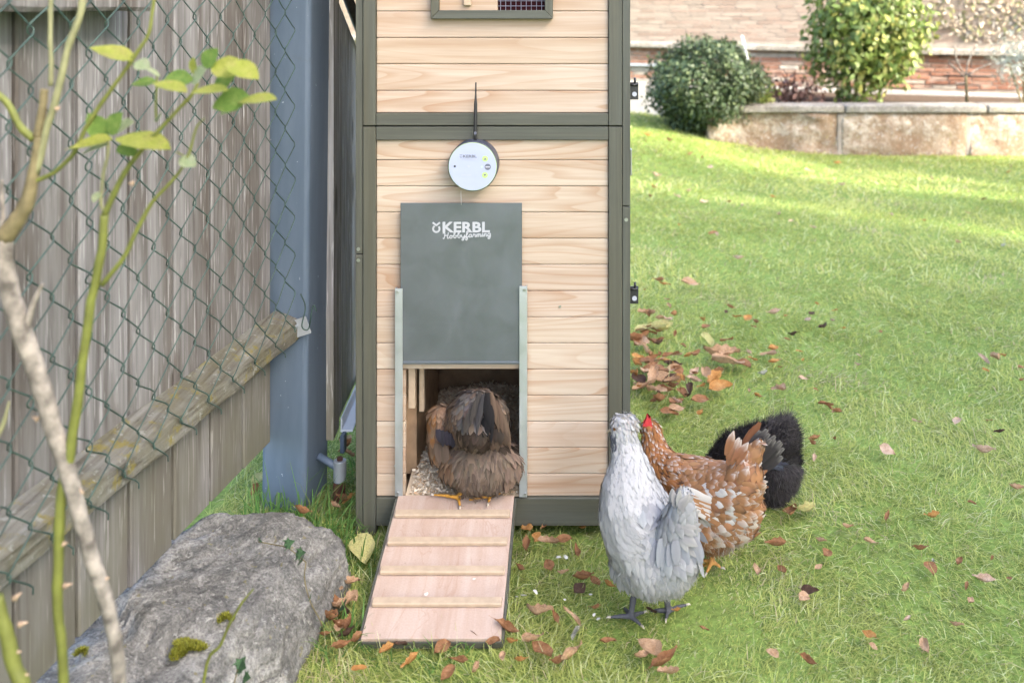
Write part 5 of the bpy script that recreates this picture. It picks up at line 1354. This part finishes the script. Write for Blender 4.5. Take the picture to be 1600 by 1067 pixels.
def zone(px, py):
    if px < 545 and py > 780 or (px < 560 and py > 930): return 'between stone block and ramp', 'leaves beside the stone block'
    if px < 560: return 'in the gap beside the blue post', 'leaves beside the blue post'
    if px < 800: return 'in front of the ramp', 'leaves in front of the ramp'
    if px < 945 and py < 940: return 'under the front edge of hen house', 'leaves by the front of the hen house'
    if px < 1100 and py > 900: return 'on grass before the grey hen', 'leaves in front of the hens'
    if px < 1180 and 420 < py < 660: return 'in the drift beyond the hen house', 'leaf drift beside the hen house'
    if py < 420: return 'on lawn before the raised bed', 'leaves on the far lawn'
    if py < 640: return 'on the middle lawn behind the hens', 'leaves on the middle lawn'
    return 'on the lawn right of the hens', 'leaves right of the hens'
WORD = {'brown': 'curled brown', 'tan': 'dry tan', 'orange': 'orange brown', 'yellow': 'pale yellow', 'pink': 'pinkish beige', 'grey': 'pale grey green', 'dark': 'dark brown'}
lg = random.Random(21); LEAVES = []
def fallen(px, py, size, col, slim=False, z=None, Y=None, label=None):
    Y = Y or gY(py + 4)
    for _ in range(4):
        x = (px - PX) / F * Y; gz = float(gh(x, Y)); Y2 = F * (H - gz - 0.012) / (py - PY)
        if z is not None: break
        Y = Y2
    x = (px - PX) / F * Y; L = size * Y / F
    me = SLIM[col] if slim else lg.choice(LEAFV[col])
    zz = (float(gh(x, Y)) + 0.016 + (0.006 if Y < 2.7 else 0.016)) if z is None else z
    o = link('fallen_leaf', me, None, None, (x, Y, zz), (lg.uniform(-.45, .45), lg.uniform(-.35, .35), lg.uniform(0, 6.28)))
    L *= 1.15; o.scale = (L, L, L)
    where, grp = zone(px, py)
    sz = 'small ' if size < 15 else ('large ' if size > 34 else '')
    LEAVES.append((px, o)); tag(o, label or (sz + ('slender ' if slim else '') + WORD[col] + ' fallen leaf ' + where), 'leaf', grp)
near = [(823, 862, 34, 'brown'), (858, 856, 30, 'tan'), (913, 912, 30, 'brown'), (905, 926, 24, 'dark'), (843, 968, 40, 'tan'), (866, 972, 26, 'brown'), (792, 992, 40, 'brown'),
        (833, 1008, 40, 'tan'), (847, 1026, 42, 'brown'), (718, 1041, 28, 'brown'), (600, 1027, 30, 'orange'), (740, 997, 24, 'brown'), (545, 918, 28, 'tan'),
        (1015, 1022, 40, 'tan'), (1040, 1044, 48, 'brown'), (1000, 1032, 30, 'tan'), (1045, 1062, 30, 'tan'), (930, 915, 20, 'brown'), (824, 832, 22, 'orange'), (912, 832, 18, 'orange'),
        (850, 830, 20, 'brown'), (952, 922, 18, 'orange'), (1017, 962, 18, 'dark'), (1056, 962, 14, 'orange'), (930, 958, 18, 'brown'), (858, 890, 22, 'brown'), (812, 897, 24, 'brown'), (880, 903, 16, 'tan'),
        (520, 952, 40, 'brown'), (536, 968, 34, 'dark'), (512, 975, 36, 'brown'), (545, 985, 34, 'brown'), (530, 992, 30, 'tan'), (552, 940, 24, 'tan'), (522, 930, 26, 'tan'),
        (543, 1000, 24, 'dark'), (560, 1055, 22, 'orange'), (625, 1015, 20, 'dark'), (700, 1060, 26, 'brown'), (740, 1055, 24, 'tan'), (786, 1035, 18, 'tan'), (1100, 990, 14, 'brown')]
for a in near: fallen(*a)
fallen(895, 1031, 58, 'tan', True, label='long pale folded leaf on the grass below the grey hen')
fallen(900, 1000, 40, 'grey', True); fallen(893, 972, 34, 'tan', True); fallen(566, 868, 50, 'yellow', label='long pale yellow leaf between stone block and ramp')
fallen(1258, 806, 44, 'yellow', label='pale yellow leaf on the grass beside the black hen'); fallen(1236, 806, 32, 'brown')
fallen(472, 791, 26, 'brown', False, 0.158, 2.19, 'small curled brown leaf lying on the back of the stone block')
for q in [(540, 690, 24, 'tan', 2.75), (530, 640, 26, 'yellow', 3.1), (540, 700, 26, 'brown', 2.7), (546, 712, 24, 'tan', 2.68), (543, 660, 20, 'orange', 2.9), (535, 772, 26, 'brown', 2.5), (524, 783, 22, 'tan', 2.47), (545, 780, 22, 'orange', 2.5), (402, 752, 34, 'yellow', 2.6), (400, 770, 26, 'brown', 2.55)]:
    fallen(q[0], q[1], q[2], q[3], False, max(0.02, H - (q[1] - PY) / F * q[4]) if q[4] > 2.52 else 0.03, q[4])
s3 = '153,42,22,t 78,65,12,o 320,98,20,b 355,122,14,b 280,222,18,b 268,236,14,b 352,222,10,b 540,262,20,p 275,296,16,p 885,270,26,p 790,158,16,p 645,158,14,p 905,153,9,b 940,198,14,d 1000,385,18,t 843,440,14,b 540,490,18,b 700,490,24,o 400,528,20,t 480,580,18,t 138,592,26,b 305,577,18,t 322,620,18,b 295,668,12,t 70,680,18,t 165,680,18,b 660,606,20,b 695,676,22,b 708,650,12,g 797,650,16,b 880,715,26,p 825,742,14,b 606,750,18,t 265,753,22,d 240,780,18,t 835,790,16,t 610,855,12,p 790,880,18,t 477,915,20,o 490,955,12,t 680,955,22,t 260,1010,24,b 130,980,16,t 915,640,10,b 975,710,10,b'
s2 = '160,570,18,b 182,585,16,o 275,580,26,t 110,605,10,o 190,640,12,t 130,700,22,b 168,712,20,t 330,740,18,b 445,705,16,o 485,710,18,o 515,725,14,b 505,740,12,b 405,685,8,d 578,690,20,p 620,700,10,o 700,715,16,p 715,690,12,d 760,742,26,d 650,770,18,d 625,785,10,b 830,745,8,o 790,718,10,p 735,655,9,o 800,680,9,o 965,757,8,b 140,755,48,y 185,745,30,y 100,790,34,b 220,770,16,b 250,810,14,b 335,795,30,y 407,790,24,b 275,845,20,o 160,845,16,b 230,845,14,t 385,850,50,t 415,875,54,t 470,880,28,b 485,835,14,p 500,860,14,o 560,845,24,t 580,870,20,o 600,888,12,b 670,830,10,o 685,862,9,o 885,845,10,p 880,880,12,p 80,880,26,o 150,905,42,b 130,940,44,t 180,930,36,t 230,905,24,b 190,975,24,b 275,980,30,d 340,915,26,t 370,910,20,b 365,950,44,o 385,965,36,o 290,905,20,p 540,915,20,g 520,995,14,b 595,970,24,t 685,930,14,p 730,970,8,b 765,1028,20,b 800,1050,10,t 315,1058,18,o 225,1043,24,t 145,1010,14,b 90,960,20,o 75,920,30,o 100,870,26,b 110,905,26,t 90,940,30,d 210,945,26,t 250,935,20,o 75,790,30,b 1385,862,38,t 1340,865,22,p 1410,848,18,o 1480,890,14,b 1345,900,10,o 1475,935,12,b 1245,430,15,t 1340,270,9,b 1005,328,9,p 1253,365,7,t 1410,438,8,g 450,490,16,p 372,405,14,p 358,395,14,b 720,375,10,p 640,350,8,p 600,327,14,p 465,295,12,p 228,260,14,p 325,280,14,p 270,240,9,p 575,262,8,o 415,280,9,b 376,205,7,g 350,155,10,p 320,122,12,b 275,118,9,b 255,88,12,y 200,102,12,b 120,102,14,o 140,225,14,o 130,262,12,b 775,215,14,y 825,218,12,p 235,365,9,o 150,185,14,p 1120,348,8,o 1280,320,7,t 1430,170,8,o 880,160,12,y 810,138,12,o 930,168,10,y 1150,195,10,t 700,165,14,y'
KEY = {'t': 'tan', 'o': 'orange', 'b': 'brown', 'p': 'pink', 'd': 'dark', 'y': 'yellow', 'g': 'grey'}
for st, ox, oy, sc in ((s3, 1150, 600, 2.284), (s2, 960, 200, 2.32)):
    for it in st.split():
        a, b, c, d = it.split(','); fallen(ox + float(a) / sc, oy + float(b) / sc, float(c) * (1.15 if sc < 2.3 else 1.0), KEY[d])
for _ in range(52):
    py = lg.choice((1, 1, 1, 0)) and lg.gauss(590, 32) or lg.uniform(470, 640); px = 992 + abs(lg.gauss(0, 70))
    fallen(px, py, lg.uniform(12, 30), lg.choice(('brown', 'tan', 'orange', 'tan', 'brown', 'pink', 'dark')))
for px, py in ((512, 945), (526, 985), (538, 955), (556, 1010), (508, 1000), (530, 1020), (800, 1012), (815, 1040), (870, 1045), (770, 1010), (950, 1010), (640, 1045), (690, 1020), (838, 850), (880, 850), (900, 870)):
    fallen(px, py, lg.uniform(18, 36), lg.choice(('brown', 'tan', 'brown', 'orange')))
ORD = ['leftmost', 'second from left', 'third from left', 'fourth from left', 'fifth from left', 'sixth from left', 'seventh from left', 'eighth from left', 'ninth from left', 'tenth from left', 'eleventh from left', 'twelfth from left', 'thirteenth from left', 'fourteenth from left', 'fifteenth from left', 'sixteenth from left', 'seventeenth from left', 'eighteenth from left', 'nineteenth from left', 'twentieth from left']
byl = {}
for px, o in LEAVES: byl.setdefault(o['label'], []).append((px, o.name, o))
for lab, lst in byl.items():
    if len(lst) > 1:
        for i, (px, _, o) in enumerate(sorted(lst)): o['label'] = lab + ', ' + ('rightmost' if i == len(lst) - 1 else ORD[i] if i < 20 else ORD[len(lst) - 1 - i + 0].replace('left', 'right') if len(lst) - 1 - i < 20 else 'middle')
# wood shavings dropped on the grass
ch = from_np('flake', [(-.5, -.1, 0), (-.2, -.35, .05), (.3, -.25, .12), (.5, .05, .05), (.15, .3, .0), (-.3, .25, .1), (0, 0, .16)], [np.array([(6, 0, 1), (6, 1, 2), (6, 2, 3), (6, 3, 4), (6, 4, 5), (6, 5, 0)])])
M['shaving'] = m_plain('shaving', (.72, .68, .60), .8, .2)
SHAV = {873: 'right of the ramp, farther of a pair', 884: 'right of the ramp, nearer of a pair', 818: 'close to the ramp edge', 836: 'just right of the ramp edge flake', 882: 'midway between ramp and grey hen', 923: 'left of the grey hen', 935: 'below the grey hen breast', 928: 'by the grey hen front toe', 808: 'touching the ramp edge', 952: 'under the grey hen tail side', 1008: 'between the hens'}
for px, py, s in ((873, 877, 9), (884, 877, 8), (818, 938, 13), (836, 932, 12), (882, 944, 8), (923, 936, 8), (935, 975, 8), (928, 968, 7), (808, 940, 7), (952, 858, 6), (1008, 735, 7)):
    Y = gY(py + 8); o = link('wood_shaving', ch, M['shaving'], None, ((px - PX) / F * Y, Y, 0.022), (lg.uniform(-.5, .5), lg.uniform(-.5, .5), lg.uniform(0, 3)))
    o.scale = (s * Y / F,) * 3; tag(o, 'tiny white wood shaving on the grass ' + SHAV[px], 'wood shaving', 'white shavings scattered on the grass')

for i, (px, py, sz, w) in enumerate(((702, 799, 8, 'on the ramp below the brown hen, rightmost'), (688, 800, 7, 'on the ramp below the brown hen, leftmost'), (666, 936, 9, 'on the lowest rung of the ramp'), (741, 905, 6, 'in the middle of the ramp'))):
    Yr = (1.30 - .1056 + .198 * 2.378 - .004) / ((py - PY) / F + .198); p = P(px, py, Yr)
    o = link('wood_shaving', ch, M['shaving'], None, p + Vector((0, 0, .0015 + (.010 if i == 2 else 0))), (R(11), 0, lg.uniform(0, 3))); o.scale = (sz * Yr / F,) * 3
    tag(o, 'tiny white wood shaving ' + w, 'wood shaving', 'white shavings dropped on the ramp')
# ------------------------------------------------------------------ rose bush in front, out of focus
M['cane_grey'] = m_plain('grey_bark', (.36, .32, .27), .9, .15, 0, .55, 45, 1.0)
M['cane_brown'] = m_plain('brown_green_bark', (.20, .165, .085), .75, .25, 0, .3, 60, .3)
M['cane_green'] = m_plain('green_cane', (.21, .25, .055), .6, .3, 0, .2, 40)
M['cane_pale'] = m_plain('pale_green_cane', (.33, .33, .17), .6, .3, 0, .2, 40)
M['thorn'] = m_plain('thorn', (.46, .33, .22), .6, .3)
def rose_leaf_mesh(mat, seed):
    V = []; nx, ny = 8, 5
    for i in range(nx + 1):
        t = i / nx; w = .29 * math.sin(math.pi * t ** .85) ** .85 if 0 < t < 1 else 0
        for j in range(ny):
            k = j / (ny - 1) * 2 - 1; V.append((t, k * w * (1 + .05 * (i % 2)), .22 * w * abs(k) - .10 * t * t + .02 * math.sin(seed + t * 5 + k)))
    Q = [(i * ny + j, (i + 1) * ny + j, (i + 1) * ny + j + 1, i * ny + j + 1) for i in range(nx) for j in range(ny - 1)]
    me = from_np('rose_leaf', V, [np.array(Q)], None, True); me.materials.append(mat); return me
def make_rose():
    Y0 = 1.22
    root = thing('rose_bush', 'sparse rose bush with bare thorny canes and lime green leaves before the fence', 'rose bush', tuple(P(150, 1067, Y0)[:2]) + (0,))
    def cane(pts, r, mat, dy=None):
        q = [P(a, b, Y0 + (dy[i] if dy else 0)) for i, (a, b) in enumerate(pts)]
        n = len(q); rr = np.interp(np.linspace(0, 1, (n - 1) * 5 + 1), np.linspace(0, 1, len(r)), r)
        return tube('cane', [v + Vector((noise.noise(v * 30), 0, noise.noise(v * 30 + Vector((5, 5, 5))))) * .0022 for v in smooth_curve(q, 5)], [k * Y0 / F * (1 + .16 * noise.noise(Vector((i * .9, k, 3)))) * .88 for i, k in enumerate(rr)], mat, root, 9)
    gd = P(185, 1060, Y0); base = (185 + (0) , 1067)
    zb = PY + F * H / Y0
    m1 = cane([(196, zb), (192, 1300), (186, 1067), (172, 960), (140, 860), (112, 760), (82, 660), (55, 575), (28, 500), (8, 420), (4, 370)], [14, 13, 12, 13, 14, 16, 17, 16, 17], M['cane_grey'])
    cane([(6, 372), (30, 340), (44, 310), (52, 270), (58, 232), (60, 215)], [17, 14, 11, 9, 8], M['cane_brown'])
    cane([(58, 215), (64, 190), (69, 150), (71, 140)], [8, 7, 7], M['cane_brown'])
    cane([(55, 272), (70, 215), (88, 150), (105, 80), (125, 25), (134, -20)], [7, 6.5, 6, 6, 6], M['cane_pale'])
    cane([(80, 135), (79, 80), (78, 20), (80, -30)], [4.5, 4, 4], M['cane_pale'])
    cane([(52, 218), (30, 195), (12, 165), (-6, 145), (-30, 120)], [7, 6, 6], M['cane_green'])
    cane([(50, 285), (85, 270), (115, 240), (140, 190), (175, 140), (210, 90), (232, 55), (240, 10), (242, -40)], [4, 4, 4, 3.6, 3, 3], M['cane_green'])
    cane([(3, 372), (4, 320), (3, 280)], [5, 4, 2.5], M['cane_grey'])
    cane([(100, zb), (102, 1400), (100, 1067), (92, 960), (90, 880), (95, 780), (110, 700), (126, 590), (138, 500), (152, 430), (160, 375), (164, 335)], [8.5, 8.5, 8.5, 9, 8.5, 8, 7.5, 7], M['cane_green'])
    cane([(164, 335), (180, 300), (200, 262), (228, 228), (262, 190), (295, 155), (310, 130)], [6, 5, 4, 3.5, 3], M['cane_green'])
    cane([(160, 445), (195, 400), (232, 325), (265, 285), (292, 250), (306, 205), (320, 186)], [4.5, 4, 3, 2.5, 1], M['cane_green'])
    cane([(167, 335), (158, 315), (162, 275), (168, 240), (170, 215)], [3, 3, 3, 2.5], M['cane_pale'])
    cane([(40, 530), (45, 495), (58, 460), (66, 442)], [7, 6, 4, 3], M['cane_grey'])
    cane([(245, 190), (244, 160), (246, 120)], [2.5, 2, 2], M['cane_green'])
    cane([(12, zb), (14, 1400), (38, 1110), (22, 1040), (8, 980), (-6, 930)], [13, 13, 13, 11, 9], M['cane_green'], [-.05] * 6)
    cane([(300, zb), (300, 1400), (318, 1067), (345, 1005), (372, 950), (396, 918)], [4, 4, 3.5, 3, 1.5], M['cane_green'], [.3] * 6)
    cane([(-8, 690), (4, 660), (14, 628)], [5, 4, 1.5], M['cane_pale'])
    # thorns
    for a, b, dx, dz, dd in ((18, 1020, 16, 3, -.05), (30, 975, 14, 4, -.05), (28, 1055, 18, 2, -.05), (100, 915, 14, 4, 0), (112, 790, 12, 8, 0), (122, 765, 10, -6, 0), (97, 850, 9, 2, 0), (160, 905, 11, 3, 0), (60, 655, -10, 4, 0), (180, 1000, 10, 8, 0), (205, 288, 4, 6, 0), (88, 170, 6, 2, 0), (22, 935, 12, 10, -.05)):
        p = P(a, b, Y0 + dd); q = P(a + dx, b - dz, Y0 + dd)
        tube('thorn', [p, p.lerp(q, .5), q], [.0042, .0022, .0004], M['thorn'], root, 6)
    # leaves
    t1 = m_leaf('rose_leaf_green', (.17, .30, .06), (.24, .38, .08), (.36, .46, .12), .35)
    t2 = m_leaf('rose_leaf_lime', (.42, .48, .07), (.52, .54, .11), (.55, .48, .15), .35)
    t3 = m_leaf('rose_leaf_pale', (.36, .44, .22), (.46, .54, .30), (.58, .58, .40), .35)
    mm = [rose_leaf_mesh(t1, 1), rose_leaf_mesh(t2, 2), rose_leaf_mesh(t3, 3)]
    # (base px, py) -> (tip px, py), roll, kind, depth
    for bx, by, tx, ty, roll, k, dd in (
        (210, 95, 143, 70, .35, 1, 0), (212, 97, 232, 105, .9, 2, -.01), (245, 128, 206, 130, .5, 0, .02), (250, 120, 225, 104, .4, 2, 0), (255, 128, 298, 122, .9, 0, .02), (240, 130, 290, 138, .2, 1, -.02),
        (305, 120, 300, 92, .5, 1, .02), (318, 105, 336, 78, 1.3, 0, 0), (330, 104, 380, 108, .9, 1, 0), (355, 98, 402, 118, .5, 1, -.02), (335, 140, 362, 118, 1.0, 0, .02), (300, 145, 352, 136, .3, 1, -.02),
        (390, 150, 332, 165, 1.0, 0, 0), (372, 160, 428, 150, .3, 1, -.01), (365, 165, 345, 178, .8, 2, 0), (300, 130, 320, 104, .8, 2, .01),
        (165, 215, 138, 180, 1.0, 0, .01), (170, 210, 186, 178, 1.1, 0, 0), (176, 218, 104, 228, .25, 1, -.01), (182, 216, 262, 224, .25, 1, -.01), (178, 205, 205, 190, .7, 2, .02), (185, 228, 212, 240, .6, 0, .01), (170, 225, 128, 238, .2, 2, .01),
        (282, 246, 304, 258, .8, 2, 0), (285, 244, 275, 236, .5, 1, 0), (155, 300, 146, 315, .8, 2, 0), (246, 190, 250, 175, .6, 2, 0), (160, 200, 142, 205, .5, 2, .02)):
        p = P(bx, by, Y0 + dd); q = P(tx, ty, Y0 + dd - .012); d = q - p; L = d.length
        xa = d.normalized(); up = Vector((0, -math.cos(roll), math.sin(roll) * 1.0)); up = Vector((0, -math.sin(roll), math.cos(roll))); za = (up - xa * up.dot(xa)).normalized(); ya = za.cross(xa)
        o = link('leaf', mm[k], None, root, p); o.rotation_euler = Matrix((xa, ya, za)).transposed().to_euler(); o.scale = (L * 1.05, L * 1.25, L * 1.1)
make_rose()

# ------------------------------------------------------------------ ivy and moss on the stone
def make_ivy(name, stems, leaves, label):
    o0 = P(*stems[0][0]); root = thing(name, label, 'ivy', tuple(o0))
    for st in stems: tube('stem', smooth_curve([P(*q) for q in st], 4), .0013, M['cane_brown'], root, 5)
    lm = m_leaf('ivy_leaf', (.05, .10, .05), (.075, .155, .065), (.14, .23, .11), .1) if 'ivy_leaf' not in bpy.data.materials else bpy.data.materials['ivy_leaf']
    out = [(0, 0), (.12, .30), (-.10, .48), (.30, .34), (.42, .55), (.55, .26), (1.0, 0)]
    V = [(x, y, .06 * abs(y)) for x, y in out] + [(x, -y, .06 * abs(y)) for x, y in out[1:-1]]
    V.append((.4, 0, 0)); n = len(V) - 1; ring = [0, 1, 2, 3, 4, 5, 6] + [11, 10, 9, 8, 7]
    T = [(n, ring[i], ring[(i + 1) % 12]) for i in range(12)]
    me = from_np('ivy', V, [np.array(T)], None); me.materials.append(lm)
    for i, (a, b, Y, s, rz, tilt) in enumerate(leaves):
        o = link('leaf', me, None, root, P(a, b, Y), (tilt, R(-20), rz)); o.scale = (s, s, s)
make_ivy('ivy_sprig', [[(404, 846, 2.04), (425, 850, 2.02), (450, 856, 1.99), (478, 878, 1.95)], [(478, 878, 1.95), (476, 905, 1.94), (485, 940, 1.95), (500, 968, 1.97), (505, 985, 1.98)]],
         [(408, 848, 2.03, .018, 2.2, .9), (432, 852, 2.0, .026, -1.4, .9), (444, 852, 1.99, .024, .2, .8), (462, 866, 1.96, .026, -.3, .9), (470, 874, 1.95, .026, -1.2, .9), (476, 898, 1.93, .014, -1.5, 1.0), (484, 932, 1.94, .018, -1.2, 1.1), (498, 972, 1.96, .018, 2.5, 1.0)], 'small ivy runner trailing over the right shoulder of the stone block')
make_ivy('ivy_sprig', [[(527, 962, 2.03), (533, 945, 2.05), (536, 935, 2.06)]], [(534, 945, 2.04, .038, -1.2, .9), (530, 960, 2.03, .024, -2.2, .9)], 'single dark ivy leaf beside the ramp among the brown leaves')
make_ivy('ivy_sprig', [[(366, 1067, 1.63), (372, 1040, 1.64), (370, 1028, 1.65)]], [(370, 1045, 1.63, .024, 1.2, .9), (374, 1040, 1.63, .028, -.8, .9), (380, 1058, 1.62, .022, -.6, .9)], 'small ivy sprig at the front of the stone block')
def on_stone(px, py, z): 
    Y = F * (H - z) / (py - PY); return ((px - PX) / F * Y, Y, z)
moss('moss_patch', on_stone(290, 1015, .150), .027, 1600, 'bright green moss cushion on the front of the stone block', 1)
moss('moss_patch', on_stone(352, 968, .158), .012, 350, 'thin moss streak in the crack of the stone block', 2)
moss('moss_patch', on_stone(128, 1022, .165), .010, 250, 'tiny moss dot on the stone block near the fence', 3)

# ------------------------------------------------------------------ plants at the back
def crown_cards(c, rad, n, L, W, cols, seed, shell=0.55, droop=0.2, squash=None):
    g = np.random.default_rng(seed); v = unit(g.normal(0, 1, (n, 3))); r = shell + (1 - shell) * g.random(n) ** .6
    lump = g.normal(1, .035, n) + .12 * np.sin(v[:, 0] * 5 + seed) * np.sin(v[:, 2] * 6 + 1) + .07 * np.sin(v[:, 1] * 9 + v[:, 0] * 7)
    p = np.array(c) + v * (r * lump)[:, None] * np.array(rad)
    nn = unit(v * .7 + g.normal(0, .5, (n, 3)) + np.array([0, 0, .4])); d = unit(g.normal(0, 1, (n, 3)) + v * .5 - np.array([0, 0, droop * 2]))
    k = g.random((n, 1)); col = np.array(cols[0]) * (1 - k) + np.array(cols[1]) * k
    if len(cols) > 2: col = np.where(g.random((n, 1)) < .16, np.array(cols[2]), col)
    col = col * g.uniform(.7, 1.25, (n, 1))
    return cards(p, nn, d, L * g.uniform(.6, 1.3, n), W * g.uniform(.7, 1.2, n), 0, -.15, [.15, .9, 1., .1], col, col * 1.05, 2, 0)
def shrub(name, label, base, trunks, c, rad, n, L, W, cols, seed, shell=.5, droop=.2, cat='shrub'):
    root = thing(name, label, cat, base)
    for t in trunks: tube('trunk', smooth_curve([Vector(q) for q in t[0]], 4), t[1], M['cane_brown'], root, 7)
    V, Q, C = crown_cards(np.array(c) - np.array(base), rad, n, L, W, cols, seed, shell, droop)
    link('crown', from_np('crown', V, [Q], C), M['leafcard'], root, base); return root
bc = P(1103, 131, 8.95)
shrub('round_bush', 'round dark green clipped bush left of the raised bed', (bc.x, bc.y, float(gh(bc.x, bc.y))), [([(bc.x, bc.y, .05), (bc.x, bc.y, .7)], .03)], bc, (.545, .5, .44), 15000, .040, .011, [(.040, .068, .026), (.080, .118, .046), (.13, .165, .065)], 4, .62, .0)
tc = P(1352, 48, 9.6)
shrub('yellowing_shrub', 'leafy yellow green shrub growing in the raised bed', (tc.x, 9.6, .40), [([P(1330, 165, 9.6), P(1328, 140, 9.6), P(1322, 90, 9.6)], .016), ([P(1352, 166, 9.6), P(1350, 130, 9.6), P(1356, 60, 9.6)], .018), ([P(1368, 166, 9.62), P(1376, 140, 9.62), P(1392, 90, 9.6)], .016), ([P(1345, 166, 9.58), P(1338, 150, 9.58), P(1346, 90, 9.6)], .014)],
      tc, (.62, .5, .70), 5200, .078, .020, [(.10, .165, .035), (.22, .28, .065), (.37, .37, .10)], 9, .25, .5)
# silver leaved shrub at the right edge
sc_ = P(1600, 92, 9.0)
shrub('silver_shrub', 'pale silver leaved shrub at the right end of the raised bed', (sc_.x, 9.0, .40), [([(sc_.x, 9.0, .38), (sc_.x, 9.0, .9)], .014), ([(sc_.x, 9.0, .38), (sc_.x - .15, 9.0, .85)], .010)], sc_, (.36, .3, .30), 900, .05, .008, [(.30, .33, .27), (.46, .48, .42)], 12, .2, .0)
# dry dead plant, stake and sapling
dp = P(1240, 150, 9.15); root = thing('dead_plant', 'withered dark brown plant in the bed between bush and shrub', 'plant', (dp.x, dp.y, .40))
g = random.Random(4); M['deadleaf'] = m_plain('dead_leaf', (.12, .065, .05), .9, .1, 0, .4)
for i in range(9):
    e = Vector((dp.x + g.uniform(-.28, .30), dp.y + g.uniform(-.1, .1), .40 + g.uniform(.12, .38)))
    tube('stem', smooth_curve([(dp.x + g.uniform(-.05, .05), dp.y, .39), ((dp.x + e.x) / 2 + g.uniform(-.05, .05), dp.y, .5), e], 4), .006, M['deadleaf'], root, 5)
V, Q, C = crown_cards((0.02, 0, .16), (.30, .12, .17), 260, .055, .018, [(.10, .055, .045), (.20, .11, .085)], 14, .3, .6)
link('withered_leaves', from_np('dl', V, [Q], C), M['leafcard'], root, (dp.x, dp.y, .40))
st = thing('garden_stake', 'pale bamboo stake leaning beside the round bush', 'stake', tuple(P(1178, 165, 8.98)))
tube('cane', [P(1181, 168, 8.98), P(1172, 110, 8.98), P(1159, 56, 8.98)], .013, M['string'], st, 6)
V, Q, C = crown_cards((0, 0, 0), (.20, .12, .13), 260, .05, .017, [(.17, .24, .05), (.34, .36, .10)], 15, .2, .2)
pw = P(1182, 148, 8.98); wr = thing('weed', 'small yellowish weed growing at the foot of the bamboo stake', 'weed', (pw.x, pw.y, .40))
link('leaves', from_np('wd', V, [Q], C), M['leafcard'], wr, pw); tube('stem', [(pw.x, pw.y, .39), (pw.x + .02, pw.y, pw.z + .08)], .006, M['cane_green'], wr, 5)
Ys = 9.3; sp = P(1511, 166, Ys); root = thing('sapling', 'bare young sapling with thin pale branches in the raised bed', 'sapling', (sp.x, Ys, .40))
tube('trunk', [P(1511, 166, Ys), P(1510, 140, Ys), P(1509, 118, Ys)], [.017, .015, .013], M['cane_brown'], root, 8)
for br_ in ([(1509, 118), (1500, 105), (1494, 90), (1492, 72)], [(1509, 118), (1512, 100), (1518, 86), (1526, 70)], [(1509, 122), (1498, 112), (1484, 100)], [(1510, 120), (1528, 108), (1548, 100)], [(1508, 130), (1498, 131), (1492, 129)]):
    tube('branch', smooth_curve([P(a, b, Ys) for a, b in br_], 4), .008, M['cane_grey'], root, 5)
# creeper on the wall, upper right
g2 = np.random.default_rng(31); n = 2600
s_ = g2.uniform(2.9, 6.5, n); z_ = 1.05 + np.abs(g2.normal(0, .35, n)) + .08 * np.sin(s_ * 6); k = z_ < 2.2
s_, z_ = s_[k], z_[k]; n = len(s_)
p = np.stack([WA.x + WU.x * s_ + WN.x * .03, WA.y + WU.y * s_ + WN.y * .03, z_], 1) + g2.normal(0, .012, (n, 3)); nn = unit(np.tile(np.array(WN), (n, 1)) + g2.normal(0, .4, (n, 3)))
col = np.array([.42, .34, .24]) * g2.uniform(.5, 1.3, (n, 1)); col = np.where(g2.random((n, 1)) < .3, np.array([.26, .28, .12]), col); col = np.where(g2.random((n, 1)) < .25, np.array([.55, .50, .42]), col)
V, Q, C = cards(p, nn, unit(g2.normal(0, 1, (n, 3))), g2.uniform(.03, .07, n), .014, 0, 0, [.3, 1., .2], col, col, 2, 0)
tag(link('creeper', from_np('creeper', V, [Q], C), M['leafcard']), 'dry brownish creeper covering the upper right of the brick wall', 'creeper', kind='stuff')
# dry weeds at the foot of the wall behind the bush, left
# ------------------------------------------------------------------ unseen house and trees, added right of the view only to shade the garden
shade_house = thing('unseen_shade_house', 'unseen pale rendered house added right of the view to shade the garden', 'house', (10, -2.5, 0))
M['render'] = m_plain('pale_render', (.72, .68, .62), .9, .2, 0, .05, 3)
box('wall', (6.5, -9, 0), (8.1, 1.85, 7.1), M['render'], shade_house, .02)
bm = bmesh.new()
vs = [bm.verts.new(v) for v in ((-3.65, -6.6, 7.11), (-1.8, -6.6, 7.11), (-1.8, 4.4, 7.11), (-3.65, 4.4, 7.11), (-2.7, -6.6, 7.7), (-2.7, 4.4, 7.7))]
for f in ((0, 1, 4), (3, 5, 2), (1, 2, 5, 4), (0, 4, 5, 3), (0, 3, 2, 1)): bm.faces.new([vs[i] for i in f])
link('roof', bm_mesh(bm), M['mortar'], shade_house, (10, -2.5, 0))
for i, (y, z, rz, ry, n) in enumerate(((3.72, 3.6, 2.9, .33, 5200), (5.90, 2.6, 2.4, .66, 5600), (4.75, 3.4, 2.6, .30, 60), (2.36, 4.2, 3.2, .42, 5200))):  # added unseen trees, spaced so sun streaks fall across the far lawn
    shrub('unseen_shade_tree', ('tall dense slim', 'shorter dense', 'sparse slim', 'tallest dense slim')[i] + ' tree added out of view to shape shade on the garden', (6.6, y, 0), [([(6.6, y, 0), (6.65, y, 1), (6.6, y, z)], .08)], (6.6, y, z), (.6, ry, rz), n, .17, .055, [(.05, .10, .03), (.09, .15, .04)], 20 + i, .1, .2, 'tree')
